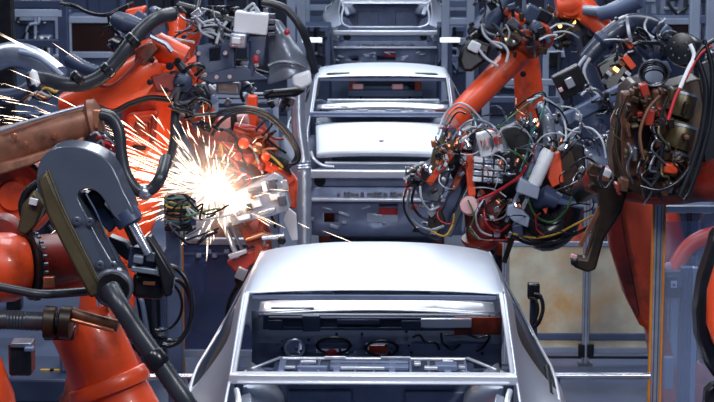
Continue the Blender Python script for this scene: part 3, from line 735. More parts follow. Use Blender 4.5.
# ribbed duct under it
ts = thing('ribbed_duct', floor_under(304, 330, 15.8), 'pale ribbed vertical duct left of the middle car body', 'duct')
tube_px([(301, 78, 15.8), (298, 100, 15.8), (299, 130, 15.8), (303, 160, 15.8), (304, 190, 15.8), (304, 330, 15.8)], 7, 15.8, 10, 14, rib=.12).build('duct_hose', 'alu', ts)
b = B(); p = P(304, 330, 15.8); b.box((p.x, p.y, max(p.z, .2) / 2), (.26, .26, max(p.z, .2))); b.build('duct_socket', 'steelblue', ts, bevel=.01)
b = B(); b.tube([P(301, 78, 15.8), P(301, 73, 15.8)], [.08, .05], 14); b.build('duct_cap', 'paleblue', ts)

# ------------------------------------------------------------------ spot welding gun in the sparks
D = 12.75
t = thing('welding_gun', P(262, 235, 12.75), 'orange spot welding gun with black hose loop, inside the spark shower', 'welding gun')
b = prism_px([(232, 194), (274, 172), (284, 176), (291, 206), (286, 212), (254, 220), (222, 229), (218, 222)], 12.65, .10); pt = b.build('side_plate', 'alu', t, bevel=.008)
b = prism_px([(240, 200), (258, 195), (262, 206), (244, 211)], 12.61, .03); b.build('access_cover', 'white', pt, bevel=.004)
b = box_px(245, 204, 252, 211, 12.59, .02, -12); b.build('dark_label', 'black', pt)
for q, m in (((268, 180, 276, 190), 'gunmetal'), ((270, 194, 280, 200), 'white'), ((248, 188, 262, 192), 'gunmetal'), ((228, 212, 240, 216), 'steel'), ((258, 210, 276, 214), 'steel'), ((278, 196, 286, 206), 'gunmetal'), ((262, 182, 267, 192), 'white'), ((238, 216, 250, 220), 'white'), ((282, 180, 288, 190), 'alu'), ((250, 196, 256, 199), 'copper')):
    box_px(q[0], q[1], q[2], q[3], 12.58, .05, -14).build('plate_fitting', m, pt, bevel=.004)
for x, y in ((234, 214), (230, 224), (276, 180), (282, 204), (264, 190), (268, 210), (250, 216)):
    disc_px(x, y, 12.63, 2, [(0, 2), (1.5, 2), (2, .8)]).build('bolt', 'gunmetal', pt)
b = prism_px([(262, 160), (280, 158), (297, 182), (296, 210), (288, 208), (280, 182), (268, 174)], 12.75, .14); b.build('transformer_case', 'orange', t, bevel=.015)
b = prism_px([(256, 156), (276, 152), (296, 180), (288, 186), (270, 172), (258, 170)], 12.70, .06); b.build('case_edge', 'orange', t, bevel=.01)
for q in (((228, 136), (246, 140), (262, 150)), ((226, 150), (246, 154), (264, 164)), ((234, 128), (256, 134), (276, 150))):
    tube_px([(x, y, 12.75) for x, y in q], [6, 7, 6], 12.75, 6, 14).build('copper_bus', R.choice(['orange_dirty', 'red_dark']), t)
for x, y, r in ((244, 143, 5.5), (258, 147, 5), (250, 158, 5), (266, 156, 4.5), (238, 156, 4.5), (262, 166, 4)):
    disc_px(x, y, 12.60, r, [(0, r), (4, r), (5, r * .6), (5.2, 1)]).build('terminal', R.choice(['orange', 'red_dark', 'copper']), t)
for q in ((218, 118, 232, 130), (236, 115, 248, 132)):
    b = box_px(q[0], q[1], q[2], q[3], 12.80, .12, -8); b.build('servo_motor', 'pink', t, bevel=.012, label='pale pink servo motor')
box_px(231, 114, 237, 131, 12.78, .1, -4).build('motor_clamp', 'blackmetal', t, bevel=.006)
box_px(247, 96, 257, 134, 13.05, .1).build('back_bar', 'orange', t, bevel=.01)
b = prism_px([(268, 150), (286, 160), (292, 176), (280, 168), (266, 160)], 12.65, .08); b.build('end_bracket', 'blackmetal', t, bevel=.008)
# hose loops
for q, r in (([(208, 132), (214, 118), (228, 110), (248, 108), (268, 114), (286, 130), (297, 148), (298, 160), (290, 164), (284, 160)], 2.4), ([(212, 136), (220, 122), (236, 113), (258, 114), (276, 124), (292, 144), (296, 156), (288, 168)], 1.8), ([(240, 150), (236, 138), (226, 130), (216, 128)], 1.6), ([(246, 166), (240, 150), (234, 134)], 1.4), ([(262, 136), (272, 124), (266, 120), (256, 130)], 1.2)):
    tube_px([(x, y, 12.60) for x, y in q], r, 12.60, 8, 10).build('hose_loop', 'black', t)
for k in range(14):
    x, y = R.uniform(206, 262), R.uniform(126, 172)
    tube_px([(x, y, 12.70), (x + R.uniform(-10, 16), y - R.uniform(0, 14), 12.65), (x + R.uniform(4, 28), y + R.uniform(-6, 10), 12.65), (x + R.uniform(8, 30), y + R.uniform(4, 24), 12.70)], 1.3, 12.65).build('cable', R.choice(['red', 'orange_dirty', 'black', 'copper', 'palecable', 'yellow']), t)
# jaws under the plate
for a_, c_, w_, m_ in (((224, 226), (238, 258), 4.2, 'alu'), ((231, 226), (244, 254), 2.5, 'gunmetal'), ((240, 222), (252, 246), 7, 'orange_dirty'), ((246, 226), (268, 262), 7, 'orange_dirty'), ((262, 222), (256, 262), 6, 'orange_dirty'), ((272, 216), (276, 228), 3, 'blackmetal')):
    B().bar(P(*a_, 12.75), P(*c_, 12.75), w_ * 12.75 / F, .06).build('jaw_bar', m_, t, bevel=.006)
b = prism_px([(226, 262), (248, 252), (268, 246), (270, 254), (250, 266), (244, 276), (234, 272)], 12.75, .10); b.build('jaw_clevis', 'red_dark', t, bevel=.01)
b = prism_px([(228, 255), (246, 249), (247, 253), (230, 260)], 12.71, .03); b.build('clamp_plate', 'alu', t, bevel=.003)
b = B(); b.tube(PP([(246, 240, 12.70), (262, 234, 12.70), (284, 240, 12.75)]), [.016, .022, .014], 14); b.build('electrode_arm', 'copper', t)
b = B(); b.tube(PP([(262, 238, 12.65), (284, 236, 12.65)]), [.018, .018], 14); b.build('cylinder_rod', 'steel', t)
disc_px(282, 240, 12.65, 4, [(0, 4), (5, 4), (6, 2)]).build('pivot_pin', 'blackmetal', t)
b = prism_px([(238, 266), (250, 262), (246, 286), (238, 290), (234, 280)], 12.85, .08); b.build('lower_jaw', 'umber', t, bevel=.008)
b = box_px(236, 268, 246, 280, 12.73, .05, 25); b.build('jaw_insert', 'alu', t, bevel=.005)
tube_px([(240, 284, 12.95), (232, 296, 13.05), (228, 312, 13.15), (232, 322, 13.25)], 3, 12.95).build('return_hose', 'black', t)
# wrist that carries it, back to the robot behind
b = B(); b.tube(smooth_path(PP([(276, 178, 12.95), (240, 152, 13.3), (212, 138, 13.9)]), 4), [.07, .10], 20); b.build('wrist_arm', 'orange_dirty', t)
b = prism_px([(283, 220), (288, 208), (296, 214), (298, 240), (292, 241)], 13.05, .03); b.build('white_tab', 'white', t, bevel=.004, label='white folded metal tab')

# valve block with coiled wires left of the sparks
t = thing('valve_block', floor_under(172, 240, 12), 'black valve block with yellow and teal coiled wires, left under the sparks', 'valve block')
p = floor_under(172, 240, 12.15)
b = B(); b.box((p.x, p.y + .1, P(172, 225, 12).z / 2), (.09, .09, P(172, 225, 12).z)); b.build('post', 'steelblue', t, bevel=.008)
box_px(164, 196, 192, 232, 12.05, .14).build('valve_body', 'blackmetal', t, bevel=.01)
box_px(186, 200, 196, 226, 12.0, .1).build('side_cover', 'steelblue', t, bevel=.008)
for k in range(9):
    y = 198 + 3.6 * k
    pts = [(178 + 12 * math.cos(a), y + 3 * math.sin(a) + R.uniform(-1, 1), 11.95 - .04 * math.sin(a)) for a in [i * PI / 6 for i in range(13)]]
    tube_px(pts, 1.1, 11.95, 3, 6).build('coiled_wire', ['black', 'teal', 'yellow', 'black', 'black', 'copper', 'teal', 'black', 'black'][k], t)
for k in range(8):
    x, y = R.uniform(166, 196), R.uniform(196, 236)
    tube_px([(x, y, 11.9), (x + R.uniform(-12, 12), y + R.uniform(-8, 8), 11.85), (x + R.uniform(0, 24), y + R.uniform(0, 14), 11.9), (x + R.uniform(14, 36), y + R.uniform(-4, 6), 12)], 1.1, 11.9).build('cable', R.choice(['black', 'palecable', 'green', 'black', 'gunmetal']), t)
tube_px([(176, 232, 11.9), (186, 242, 11.9), (198, 243, 11.9), (206, 236, 11.9), (216, 232, 12)], 2, 11.9).build('black_hose', 'black', t)
# ------------------------------------------------------------------ right-hand welding gripper with the cable tangle
D = 11.6
t = thing('welding_gripper', P(500, 245, D), 'tangled cable covered welding gripper above the nearest roof, right of centre', 'welding gripper')
# left jaw
b = prism_px([(433, 152), (448, 126), (462, 134), (450, 162), (440, 172), (428, 176)], 11.4, .10); jb = b.build('jaw_cover', 'olive', t, bevel=.008)
b = prism_px([(446, 124), (464, 132), (460, 140), (443, 132)], 11.36, .06); b.build('cover_flap', 'slate', jb, bevel=.005)
b = prism_px([(404, 178), (416, 166), (428, 168), (432, 178), (420, 188), (408, 186)], 11.4, .08); b.build('electrode_holder', 'blackmetal', t, bevel=.008)
for q in (((404, 180), (414, 176), (420, 180)), ((410, 170), (422, 164), (432, 166))):
    tube_px([(x, y, 11.34) for x, y in q], [3, 2.4, 1.5], 11.34, 5, 10).build('electrode', 'gunmetal', t)
b = B(); b.bar(P(466, 168, 11.5), P(434, 240, 11.5), 12 * 11.5 / F, .10); b.build('tool_arm', 'slate', t, bevel=.012)
b = B(); b.bar(P(474, 176, 11.45), P(448, 236, 11.45), 7 * 11.5 / F, .08); b.build('tool_rail', 'gunmetal', t, bevel=.01)
b = B(); b.bar(P(452, 152, 11.4), P(428, 184, 11.4), 7 * 11.5 / F, .06); b.build('orange_link', 'orange', t, bevel=.006)
b = B(); b.bar(P(468, 160, 11.4), P(452, 190, 11.4), 6 * 11.5 / F, .06); b.build('orange_link', 'orange_dirty', t, bevel=.006)
b = prism_px([(428, 208), (440, 206), (446, 222), (438, 236), (428, 226)], 11.4, .08); b.build('jaw_bracket', 'umber', t, bevel=.008)
# orange channel
b = prism_px([(464, 154), (474, 156), (476, 196), (468, 196)], 11.35, .08); b.build('orange_channel', 'orange', t, bevel=.006)
# manifold
mroot = prism_px([(476, 136), (500, 130), (510, 150), (504, 184), (474, 182), (472, 164)], 11.35, .14).build('manifold', 'gunmetal', t, bevel=.01)
for r_ in range(4):
    for c_ in range(3):
        x, y = 474 + 10.5 * c_ + 1.5 * r_ * -.3, 158 + 6.4 * r_ + c_ * .8
        box_px(x, y, x + 9, y + 4.6, 11.27, .06, 4).build('valve', 'alu' if (r_ + c_) % 3 else 'white', mroot, bevel=.004)
b = prism_px([(498, 156), (512, 150), (514, 176), (502, 184)], 11.3, .1); b.build('connector_block', 'black', mroot, bevel=.008)
for k in range(6):
    disc_px(502 + 6 * (k % 2), 160 + 7 * (k // 2), 11.27, 2, [(0, 2.2), (2, 2), (2.4, 1)]).build('plug', 'gunmetal', mroot)
b = box_px(478, 132, 502, 156, 11.3, .10, -14); b.build('sensor_box', 'white', mroot, bevel=.012)
for k in range(5):
    b = box_px(481 + 4.5 * k, 140 - k, 484 + 4.5 * k, 148 - k, 11.24, .04, -14); b.build('socket', ['copper', 'pink', 'gunmetal', 'red', 'copper'][k], mroot, bevel=.003)
# red motor
b = B(); b.lathe(P(470, 206, 11.3), (-.15, -1, .25), [(-.05, .054), (.05, .054), (.065, .048), (.07, .01)], 24); rm = b.build('round_motor', 'pink', t, label='pale pink round motor cap')
b = B(); b.lathe(P(482, 246, 11.45), (-.1, -.2, 1), [(0, .085), (.02, .10), (.05, .10), (.06, .085), (.10, .085), (.16, .065), (.2, .05)], 28); b.build('turning_flange', 'red_dark', t)
b = B(); b.lathe(P(480, 240, 11.42), (-.1, -.2, 1), [(0, .104), (.012, .106), (.02, .104)], 28); b.build('flange_ring', 'red_dark', t)
b = prism_px([(464, 210), (480, 206), (500, 222), (502, 240), (480, 244), (466, 232)], 11.45, .14); b.build('wrist_case', 'orange_dirty', t, bevel=.03)
b = prism_px([(474, 196), (490, 186), (506, 200), (496, 220), (480, 214)], 11.5, .1); b.build('bracket', 'red_dark', t, bevel=.01)
# white cylinder and struts
b = B(); b.tube(PP([(549, 150), (547, 154), (535, 182), (533, 187)], 11.25), [.032, .040, .040, .032], 20); wc = b.build('pneumatic_cylinder', 'white', t, label='white pneumatic cylinder')
b = B(); b.bar(P(540, 146, 11.3), P(524, 184, 11.3), .03, .05); b.build('cylinder_rail', 'steelblue', t, bevel=.004)
b = prism_px([(520, 178), (540, 188), (538, 200), (516, 192)], 11.2, .08); b.build('cylinder_foot', 'paleblue', t, bevel=.006)
b = B(); b.bar(P(530, 192, 11.25), P(514, 226, 11.25), .022, .022); b.build('piston_rod', 'steel', t)
b = B(); b.bar(P(519, 190, 11.3), P(506, 222, 11.3), .016, .02); b.build('piston_rod', 'alu', t)
b = prism_px([(508, 206), (516, 204), (530, 218), (528, 228), (514, 222), (506, 214)], 11.2, .06); b.build('clamp_block', 'paleblue', t, bevel=.006)
b = prism_px([(512, 226), (522, 224), (524, 236), (514, 238)], 11.2, .06); b.build('clamp_tip', 'slate', t, bevel=.006)
b = B(); b.bar(P(513, 236, 11.3), P(504, 262, 11.35), .028, .04); b.build('tip_rod', 'umber', t, bevel=.004)
b = prism_px([(550, 156), (560, 152), (564, 182), (552, 188), (548, 178)], 11.3, .08); b.build('orange_bracket', 'orange', t, bevel=.006)
b = prism_px([(556, 150), (572, 146), (580, 170), (574, 198), (558, 192)], 11.4, .1); b.build('drive_case', 'umber', t, bevel=.012)
b = prism_px([(570, 142), (584, 146), (588, 190), (578, 206), (570, 190)], 11.45, .08); b.build('side_block', 'blackmetal', t, bevel=.01)
b = B(); b.tube(smooth_path(PP([(522, 204, 11.4), (530, 222, 11.4), (545, 234, 11.4), (560, 226, 11.4), (566, 206, 11.4)]), 5), [.10, .10], 16); b.build('cable_bag', 'black', t)
b = B(); b.tube(PP([(536, 202, 11.35), (548, 196, 11.3), (558, 202, 11.3)]), [.05, .065, .05], 18); b.build('motor', 'slate', t)
# vertical corrugated sleeve at the top right of the tangle
tube_px([(540, 106, 11.4), (546, 116, 11.35), (549, 130, 11.35), (549, 146, 11.35)], 6, 11.35, 8, 14, rib=.1).build('ribbed_sleeve', 'grey', t)
# dark carriers behind the cables
for q, dep, m in (([(440, 142), (470, 128), (500, 132), (506, 190), (480, 200), (452, 178)], 11.55, 'blackmetal'), ([(498, 132), (530, 118), (556, 130), (566, 190), (530, 214), (502, 200)], 11.6, 'blackmetal'), ([(410, 176), (432, 160), (452, 170), (440, 204), (420, 200)], 11.5, 'gunmetal'), ([(484, 196), (520, 190), (536, 226), (510, 244), (488, 240)], 11.65, 'umber')):
    prism_px(q, dep, .12).build('carrier_plate', m, t, bevel=.012)
for k in range(84):
    zx = R.choice([(430, 480, 130, 176), (470, 530, 120, 200), (520, 580, 110, 200), (405, 450, 166, 232), (480, 540, 190, 240)])
    x, y = R.uniform(zx[0], zx[1]), R.uniform(zx[2], zx[3])
    box_px(x, y, x + R.uniform(2.5, 8), y + R.uniform(2.5, 7), R.uniform(11.24, 11.42), .05, R.uniform(-45, 45)).build('fitting', R.choice(['black', 'blackmetal', 'gunmetal', 'steel', 'copper', 'alu', 'black', 'alu', 'orange_dirty', 'steel', 'white']), t, bevel=.004)
# copper plug clusters
for cx, cy, n in ((528, 124, 9), (560, 146, 7), (456, 142, 8), (430, 170, 6), (462, 150, 5), (508, 164, 4), (510, 208, 4)):
    for k in range(n):
        x, y = cx + R.uniform(-12, 12), cy + R.uniform(-5, 5)
        a = R.uniform(-.9, .9)
        B().tube(PP([(x, y, 11.22), (x + 3.2 * math.sin(a), y - 3.2 * math.cos(a), 11.2), (x + 6 * math.sin(a), y - 6 * math.cos(a), 11.2)]), [.011, .013, .008], 8).build('plug', R.choice(['copper', 'copper', 'steel', 'gunmetal', 'umber']), t)
# named cables first: loops that shape the outline
LO = [([(438, 134), (444, 116), (456, 104), (468, 106), (480, 118), (486, 126)], 1.5, 'palecable'),
      ([(441, 136), (447, 119), (457, 108), (467, 110), (478, 121)], 1.2, 'teal'),
      ([(444, 138), (450, 122), (458, 112), (466, 114)], 1.4, 'black'),
      ([(452, 140), (462, 126), (474, 120), (490, 124), (498, 132)], 1.7, 'grey'),
      ([(460, 150), (470, 134), (484, 128), (500, 132)], 1.4, 'red'),
      ([(456, 150), (468, 136), (482, 124)], 1.3, 'palecable'),
      ([(498, 128), (512, 116), (528, 104), (542, 96)], 1.3, 'green'),
      ([(496, 130), (510, 114), (526, 100), (543, 92), (545, 104), (536, 120)], 1.2, 'black'),
      ([(530, 104), (540, 94), (546, 98), (540, 118), (532, 132)], 1.8, 'teal'),
      ([(544, 98), (556, 106), (564, 120), (566, 138), (560, 150)], 1.6, 'palecable'),
      ([(548, 102), (560, 110), (568, 126), (566, 146)], 1.4, 'black'),
      ([(530, 112), (532, 128), (528, 150), (520, 172)], 1.8, 'teal'),
      ([(536, 108), (540, 128), (534, 148), (522, 168)], 1.6, 'black'),
      ([(510, 150), (520, 156), (530, 168), (528, 178)], 1.4, 'green'),
      ([(410, 188), (408, 206), (414, 222), (430, 230), (444, 226)], 2.2, 'grey'),
      ([(416, 184), (412, 202), (420, 216), (434, 222)], 2.0, 'black'),
      ([(420, 186), (422, 200), (430, 210), (440, 206)], 1.6, 'palecable'),
      ([(412, 180), (404, 196), (406, 214), (420, 232), (438, 238)], 1.6, 'black'),
      ([(430, 230), (444, 236), (452, 226), (454, 214)], 1.3, 'yellow'),
      ([(526, 166), (520, 176), (506, 186), (492, 194), (478, 200)], 2.2, 'red'),
      ([(520, 178), (500, 190), (486, 204), (486, 222), (498, 232), (510, 224)], 1.5, 'red'),
      ([(486, 196), (476, 214), (480, 230), (492, 236)], 1.4, 'palecable'),
      ([(484, 200), (490, 220), (506, 226), (514, 212)], 1.8, 'black'),
      ([(468, 200), (474, 216), (470, 230), (480, 240)], 1.3, 'green'),
      ([(528, 200), (536, 216), (552, 222), (566, 210), (572, 196)], 1.6, 'green'),
      ([(514, 234), (534, 238), (556, 234), (576, 224), (596, 214)], 1.6, 'yellow'),
      ([(512, 236), (532, 244), (560, 240), (590, 226), (612, 206)], 2.4, 'black'),
      ([(560, 148), (574, 130), (590, 128), (602, 140), (606, 158)], 1.5, 'palecable'),
      ([(562, 156), (578, 140), (592, 140), (600, 156)], 1.4, 'black'),
      ([(570, 168), (584, 158), (596, 164), (602, 180)], 1.6, 'black')]
for q, r, m in LO:
    n = len(q)
    tube_px([(x, y, 11.24 + .05 * math.sin(i * 1.7 + len(q))) for i, (x, y) in enumerate(q)], r * .72, 11.25, 7, 7).build('cable', m, t)
for k in range(56):
    zone = R.choice([(440, 484, 132, 172), (476, 530, 110, 170), (520, 576, 100, 160), (470, 530, 180, 236), (410, 450, 170, 220), (556, 604, 130, 200), (540, 590, 190, 235)])
    x, y = R.uniform(zone[0], zone[1]), R.uniform(zone[2], zone[3])
    pts = [(x, y, R.uniform(11.15, 11.3))]
    a = R.uniform(0, 2 * PI); turn = R.uniform(-.8, .8)
    for i in range(4):
        a += turn
        x = min(max(x + 9 * math.cos(a), zone[0] - 4), zone[1] + 4); y = min(max(y + 7 * math.sin(a), zone[2] - 4), zone[3] + 4)
        pts.append((x, y, R.uniform(11.12, 11.3)))
    tube_px(pts, R.uniform(.5, 1.0), 11.2, 5, 6).build('cable', R.choice(['black', 'black', 'black', 'hose', 'palecable', 'copper', 'red', 'gunmetal', 'palecable', 'black', 'steel', 'black', 'alu']), t)

# ------------------------------------------------------------------ robot that carries it: dark boom coming from the right front
D = 9.4
t = thing('welding_robot', floor_under(676, 420, 11), 'dark grimy robot wrist with orange lower arm, right foreground', 'robot')
pedestal(t, 678, 420, 11.25, .26, .5)
b = prism_px([(608, 190), (656, 196), (662, 240), (668, 330), (692, 440), (664, 440), (648, 330), (640, 326), (626, 298), (612, 250)], 10.55, .24); la = b.build('lower_arm', 'orange', t, bevel=.03)
b = prism_px([(606, 190), (618, 192), (626, 240), (640, 312), (638, 320), (626, 296), (611, 250)], 10.5, .1); b.build('arm_side', 'red_dark', la, bevel=.01)  # dark red strip paints the shaded left side of the orange arm
b = B(); b.tube(smooth_path(PP([(590, 178, 10.1), (624, 184, 10.0), (668, 186, 9.9), (700, 180, 9.7), (740, 178, 9.6)]), 4), [.07, .12], 22); fa = b.build('forearm', 'red_dark', t)
b = B(); b.tube(PP([(640, 190, 9.9), (668, 180, 9.8), (720, 182, 9.7)]), [.05, .08, .10], 18); b.build('forearm_rib', 'orange_dirty', t)
for x, y in ((646, 196), (660, 178), (690, 186), (700, 172), (624, 184)):
    disc_px(x, y, 9.65, 3, [(0, 3.2), (2, 3), (2.5, 1)]).build('bolt', 'gunmetal', fa)
# tool body: stack of boxes and cylinders
b = prism_px([(624, 92), (634, 82), (672, 86), (700, 78), (706, 110), (702, 170), (690, 194), (660, 198), (636, 194), (614, 176), (612, 150), (618, 126)], 9.45, .26); tb = b.build('tool_body', 'umber', t, bevel=.012)
for q in ((622, 92, 640, 178, 'brown'), (640, 96, 652, 160, 'umber'), (654, 90, 668, 150, 'brown'), (640, 150, 656, 176, 'blackmetal'), (634, 128, 642, 152, 'slate')):
    box_px(q[0], q[1], q[2], q[3], 9.38, .10, R.uniform(-6, 6)).build('tool_column', q[4], t, bevel=.014)
for x, y, r, m in ((682, 104, 14, 'olive'), (680, 136, 15, 'olive'), (676, 164, 12, 'umber')):
    b = B(); b.tube(PP([(x + 3, y - 13, 9.4), (x + 2, y - 10, 9.4), (x - 3, y + 10, 9.4), (x - 4, y + 13, 9.4)]), [r * .85 * 9.4 / F, r * 9.4 / F, r * 9.4 / F, r * .85 * 9.4 / F], 22); cy = b.build('motor', m, t)
    b = B(); b.tube(PP([(x + 2.4, y - 11, 9.4), (x + 1.8, y - 8.5, 9.4)]), [(r + .6) * 9.4 / F] * 2, 22); b.build('motor_ring', 'alu' if y < 150 else 'gunmetal', cy)
box_px(664, 164, 676, 173, 9.22, .05, 8).build('red_lamp', 'lampwarm', t, bevel=.006, label='small glowing red orange lamp') if False else box_px(664, 164, 678, 174, 9.22, .05, 8).build('orange_switch', 'orange', t, bevel=.008, label='orange switch block')
for k in range(52):
    x, y = R.uniform(616, 688), R.uniform(84, 188)
    box_px(x, y, x + R.uniform(2.5, 9), y + R.uniform(2.5, 16), R.uniform(9.22, 9.34), .08, R.uniform(-20, 20)).build('fitting', R.choice(['umber', 'brown', 'umber', 'olive', 'olive', 'brown', 'blackmetal', 'umber', 'gunmetal', 'red_dark']), t, bevel=.005)
for k in range(18):
    x, y = R.uniform(614, 690), R.uniform(90, 170)
    tube_px([(x, y, 9.24), (x + R.uniform(-8, 8), y + R.uniform(6, 16), 9.18), (x + R.uniform(-10, 10), y + R.uniform(16, 30), 9.22), (x + R.uniform(-12, 12), y + R.uniform(28, 44), 9.28)], R.uniform(.7, 1.6), 9.2, 6, 7).build('cable', R.choice(['black', 'umber', 'brown', 'black', 'gunmetal', 'olive']), t)
# coil on top
for k in range(5):
    pts = [(654 + (15 - 1.2 * k) * math.cos(a), 73 + (13 - 1.5 * k) * math.sin(a) + k * .9, 9.35 + .05 * math.sin(a) + .012 * k) for a in [2 * PI * i / 20 for i in range(21)]]
    tube_px(pts, .95, 9.35, 2, 8).build('coiled_hose', 'black' if k % 3 else 'gunmetal', t)
b = disc_px(655, 75, 9.5, 10, [(0, 11), (3, 11), (4, 8), (4.2, 1)]); b.build('coil_core', 'paleblue', t)
b = B(); b.lathe(P(684, 50, 9.3), (-.5, -1, .25), [(-.12, .05), (-.1, .075), (.02, .08), (.05, .072), (.055, .03)], 24); mt = b.build('wrist_motor', 'black', t)
bb = B(); bolts_px(bb, 680, 49, 9.22, 9, 8, .9, (-.5, -1, .25)).build('bolt', 'gunmetal', mt, kind='stuff')
for q, r, m in (([(690, 44), (694, 56), (688, 70), (680, 88)], 2.2, 'white'), ([(712, 46), (700, 54), (688, 74), (676, 96), (668, 120)], 1.8, 'red'), ([(714, 40), (702, 48), (694, 60)], 2.2, 'black'), ([(698, 60), (706, 90), (702, 130), (692, 166), (680, 196)], 3.2, 'black'), ([(704, 40), (712, 70), (710, 120), (700, 160), (690, 190), (684, 200)], 2.6, 'black'), ([(660, 96), (648, 110), (640, 134), (644, 160)], 1.8, 'brown'), ([(668, 96), (660, 120), (662, 150), (654, 180)], 1.6, 'black'), ([(626, 96), (618, 120), (616, 150), (624, 176)], 2.0, 'umber'), ([(640, 186), (660, 190), (680, 180), (694, 160)], 2.0, 'black'), ([(614, 178), (606, 188), (600, 180), (604, 166)], 1.8, 'black')):
    tube_px([(x, y, 9.2) for x, y in q], r, 9.2, 8, 10).build('cable', m, t)
b = prism_px([(694, 60), (720, 50), (720, 190), (700, 170), (696, 120)], 9.6, .2); b.build('back_cover', 'black', t, bevel=.03)
# hanging hooked bracket
b = prism_px([(586, 172), (606, 176), (628, 190), (622, 212), (604, 240), (596, 270), (588, 273), (575, 268), (571, 262), (574, 257), (586, 259), (592, 240), (600, 214), (598, 194)], 9.9, .10); hk = b.build('hooked_bracket', 'umber', t, bevel=.012)
disc_px(574, 262, 9.88, 3.5, [(0, 3.5), (3, 3.5), (4, 1.5)]).build('hook_pin', 'blackmetal', hk)
box_px(571, 255, 577, 259, 9.88, .03, 15).build('hook_tip', 'pink', hk, bevel=.003)
b = B(); b.bar(P(608, 192, 9.95), P(580, 246, 9.95), .02, .03); b.build('bracket_rod', 'copper', t)
for q in ((588, 166, 604, 178, 'brown'), (596, 176, 610, 186, 'copper'), (602, 170, 612, 178, 'white'), (590, 184, 602, 192, 'umber')):
    box_px(q[0], q[1], q[2], q[3], 9.9, .08, 28).build('wrist_block', q[4], t, bevel=.008)
# link between gripper and wrist
b = B(); b.tube(smooth_path(PP([(582, 192, 11.1), (594, 184, 10.8), (612, 180, 10.4), (630, 176, 9.8)]), 4), [.06, .08], 16); b.build('tool_flange', 'blackmetal', t)

# ------------------------------------------------------------------ dark boom robot behind (grey-blue arm with white pipes)
t = thing('boom_robot', floor_under(735, 190, 14.2), 'dark blue boom robot with pale pipes and diagonal grey beam, upper right', 'robot')
pedestal(t, 738, 190, 14.2, .30, 1.5, 'slate')
b = B(); b.tube(PP([(738, 150, 14.3), (700, 100, 14.3), (656, 50, 14.1)]), [.16, .12], 20); b.build('lower_arm', 'slate', t)
b = B(); b.tube(smooth_path(PP([(586, 60, 13.8), (596, 48, 13.8), (612, 34, 13.8), (630, 24, 13.8), (650, 26, 13.9), (662, 38, 14.0)]), 5), [.062, .08], 20); ba = b.build('boom', 'boomgrey', t)
b = B(); b.tube(PP([(600, 44, 13.78), (602, 42, 13.78), (606, 39, 13.78), (608, 37, 13.78)]), [.06, .078, .078, .06], 18); b.build('boom_ring', 'slate', ba)
b = B(); b.bar(P(560, 122, 13.3), P(668, 66, 13.4), .085, .09); db = b.build('diagonal_beam', 'steelblue', t, bevel=.01)
b = B(); b.bar(P(562, 117, 13.36), P(664, 64, 13.56), .018, .03); b.build('beam_edge', 'paleblue', db)
b = B(); b.bar(P(566, 127, 13.36), P(664, 76, 13.56), .014, .03); b.build('beam_edge', 'paleblue', db)
b = B(); b.bar(P(590, 146, 13.5), P(624, 126, 13.5), .05, .06); b.build('short_beam', 'steelblue', t, bevel=.008)
for q in ([(586, 56), (578, 68), (580, 82), (592, 96)], [(590, 58), (584, 70), (588, 84), (598, 94)]):
    tube_px([(x, y, 13.5) for x, y in q], 1.8, 13.5, 7, 10).build('pale_pipe', 'palecable', t)
b = box_px(556, 70, 586, 96, 13.4, .14, -28); cb = b.build('control_box', 'blackmetal', t, bevel=.01)
box_px(566, 78, 574, 88, 13.33, .03, -28).build('white_plate', 'alu', cb, bevel=.004)
box_px(559, 88, 563, 92, 13.33, .03, -28).build('pink_plate', 'pink', cb, bevel=.004)
b = prism_px([(596, 66), (618, 52), (634, 62), (630, 84), (606, 92)], 13.6, .14); ec = b.build('elbow_case', 'black', t, bevel=.02)
for x, y, m in ((609, 74, 'palecable'), (622, 64, 'copper'), (628, 74, 'palecable'), (616, 70, 'lampwarm'), (604, 82, 'gunmetal'), (624, 80, 'white')):
    box_px(x - 2, y - 2, x + 3, y + 1.5, 13.5, .05, 35).build('terminal', m, ec, bevel=.002)
b = B(); b.bar(P(624, 56, 13.55), P(634, 68, 13.55), .045, .05); b.build('orange_clamp', 'orange', t, bevel=.006)
b = B(); b.bar(P(626, 40, 13.6), P(632, 48, 13.6), .035, .05); b.build('orange_clamp', 'orange', t, bevel=.006)
b = prism_px([(640, 30), (660, 32), (670, 58), (652, 66), (636, 50)], 13.9, .2); b.build('drive_case', 'slate', t, bevel=.03)
for k in range(14):
    x, y = R.uniform(580, 650), R.uniform(92, 150)
    if R.random() < .4: x, y = R.uniform(636, 672), R.uniform(26, 66)
    tube_px([(x, y, 13.4), (x + R.uniform(-8, 10), y - R.uniform(-6, 8), 13.35), (x + R.uniform(4, 18), y + R.uniform(-6, 8), 13.4), (x + R.uniform(10, 22), y + R.uniform(0, 14), 13.5)], R.uniform(1.2, 2.2), 13.4).build('cable', R.choice(['black', 'black', 'gunmetal', 'palecable', 'slate']), t)
for k in range(12):
    x, y = R.uniform(570, 616), R.uniform(120, 170)
    box_px(x, y, x + R.uniform(3, 10), y + R.uniform(3, 9), 13.3, .08, R.uniform(-30, 30)).build('fitting', R.choice(['black', 'gunmetal', 'slate', 'blackmetal', 'steelblue', 'steel']), t, bevel=.005)

clutter(t, (604, 16, 668, 64), 13.7, 20, 8, DARK, RC)
clutter(t, (580, 88, 618, 170), 13.3, 20, 8, DARK, RC)
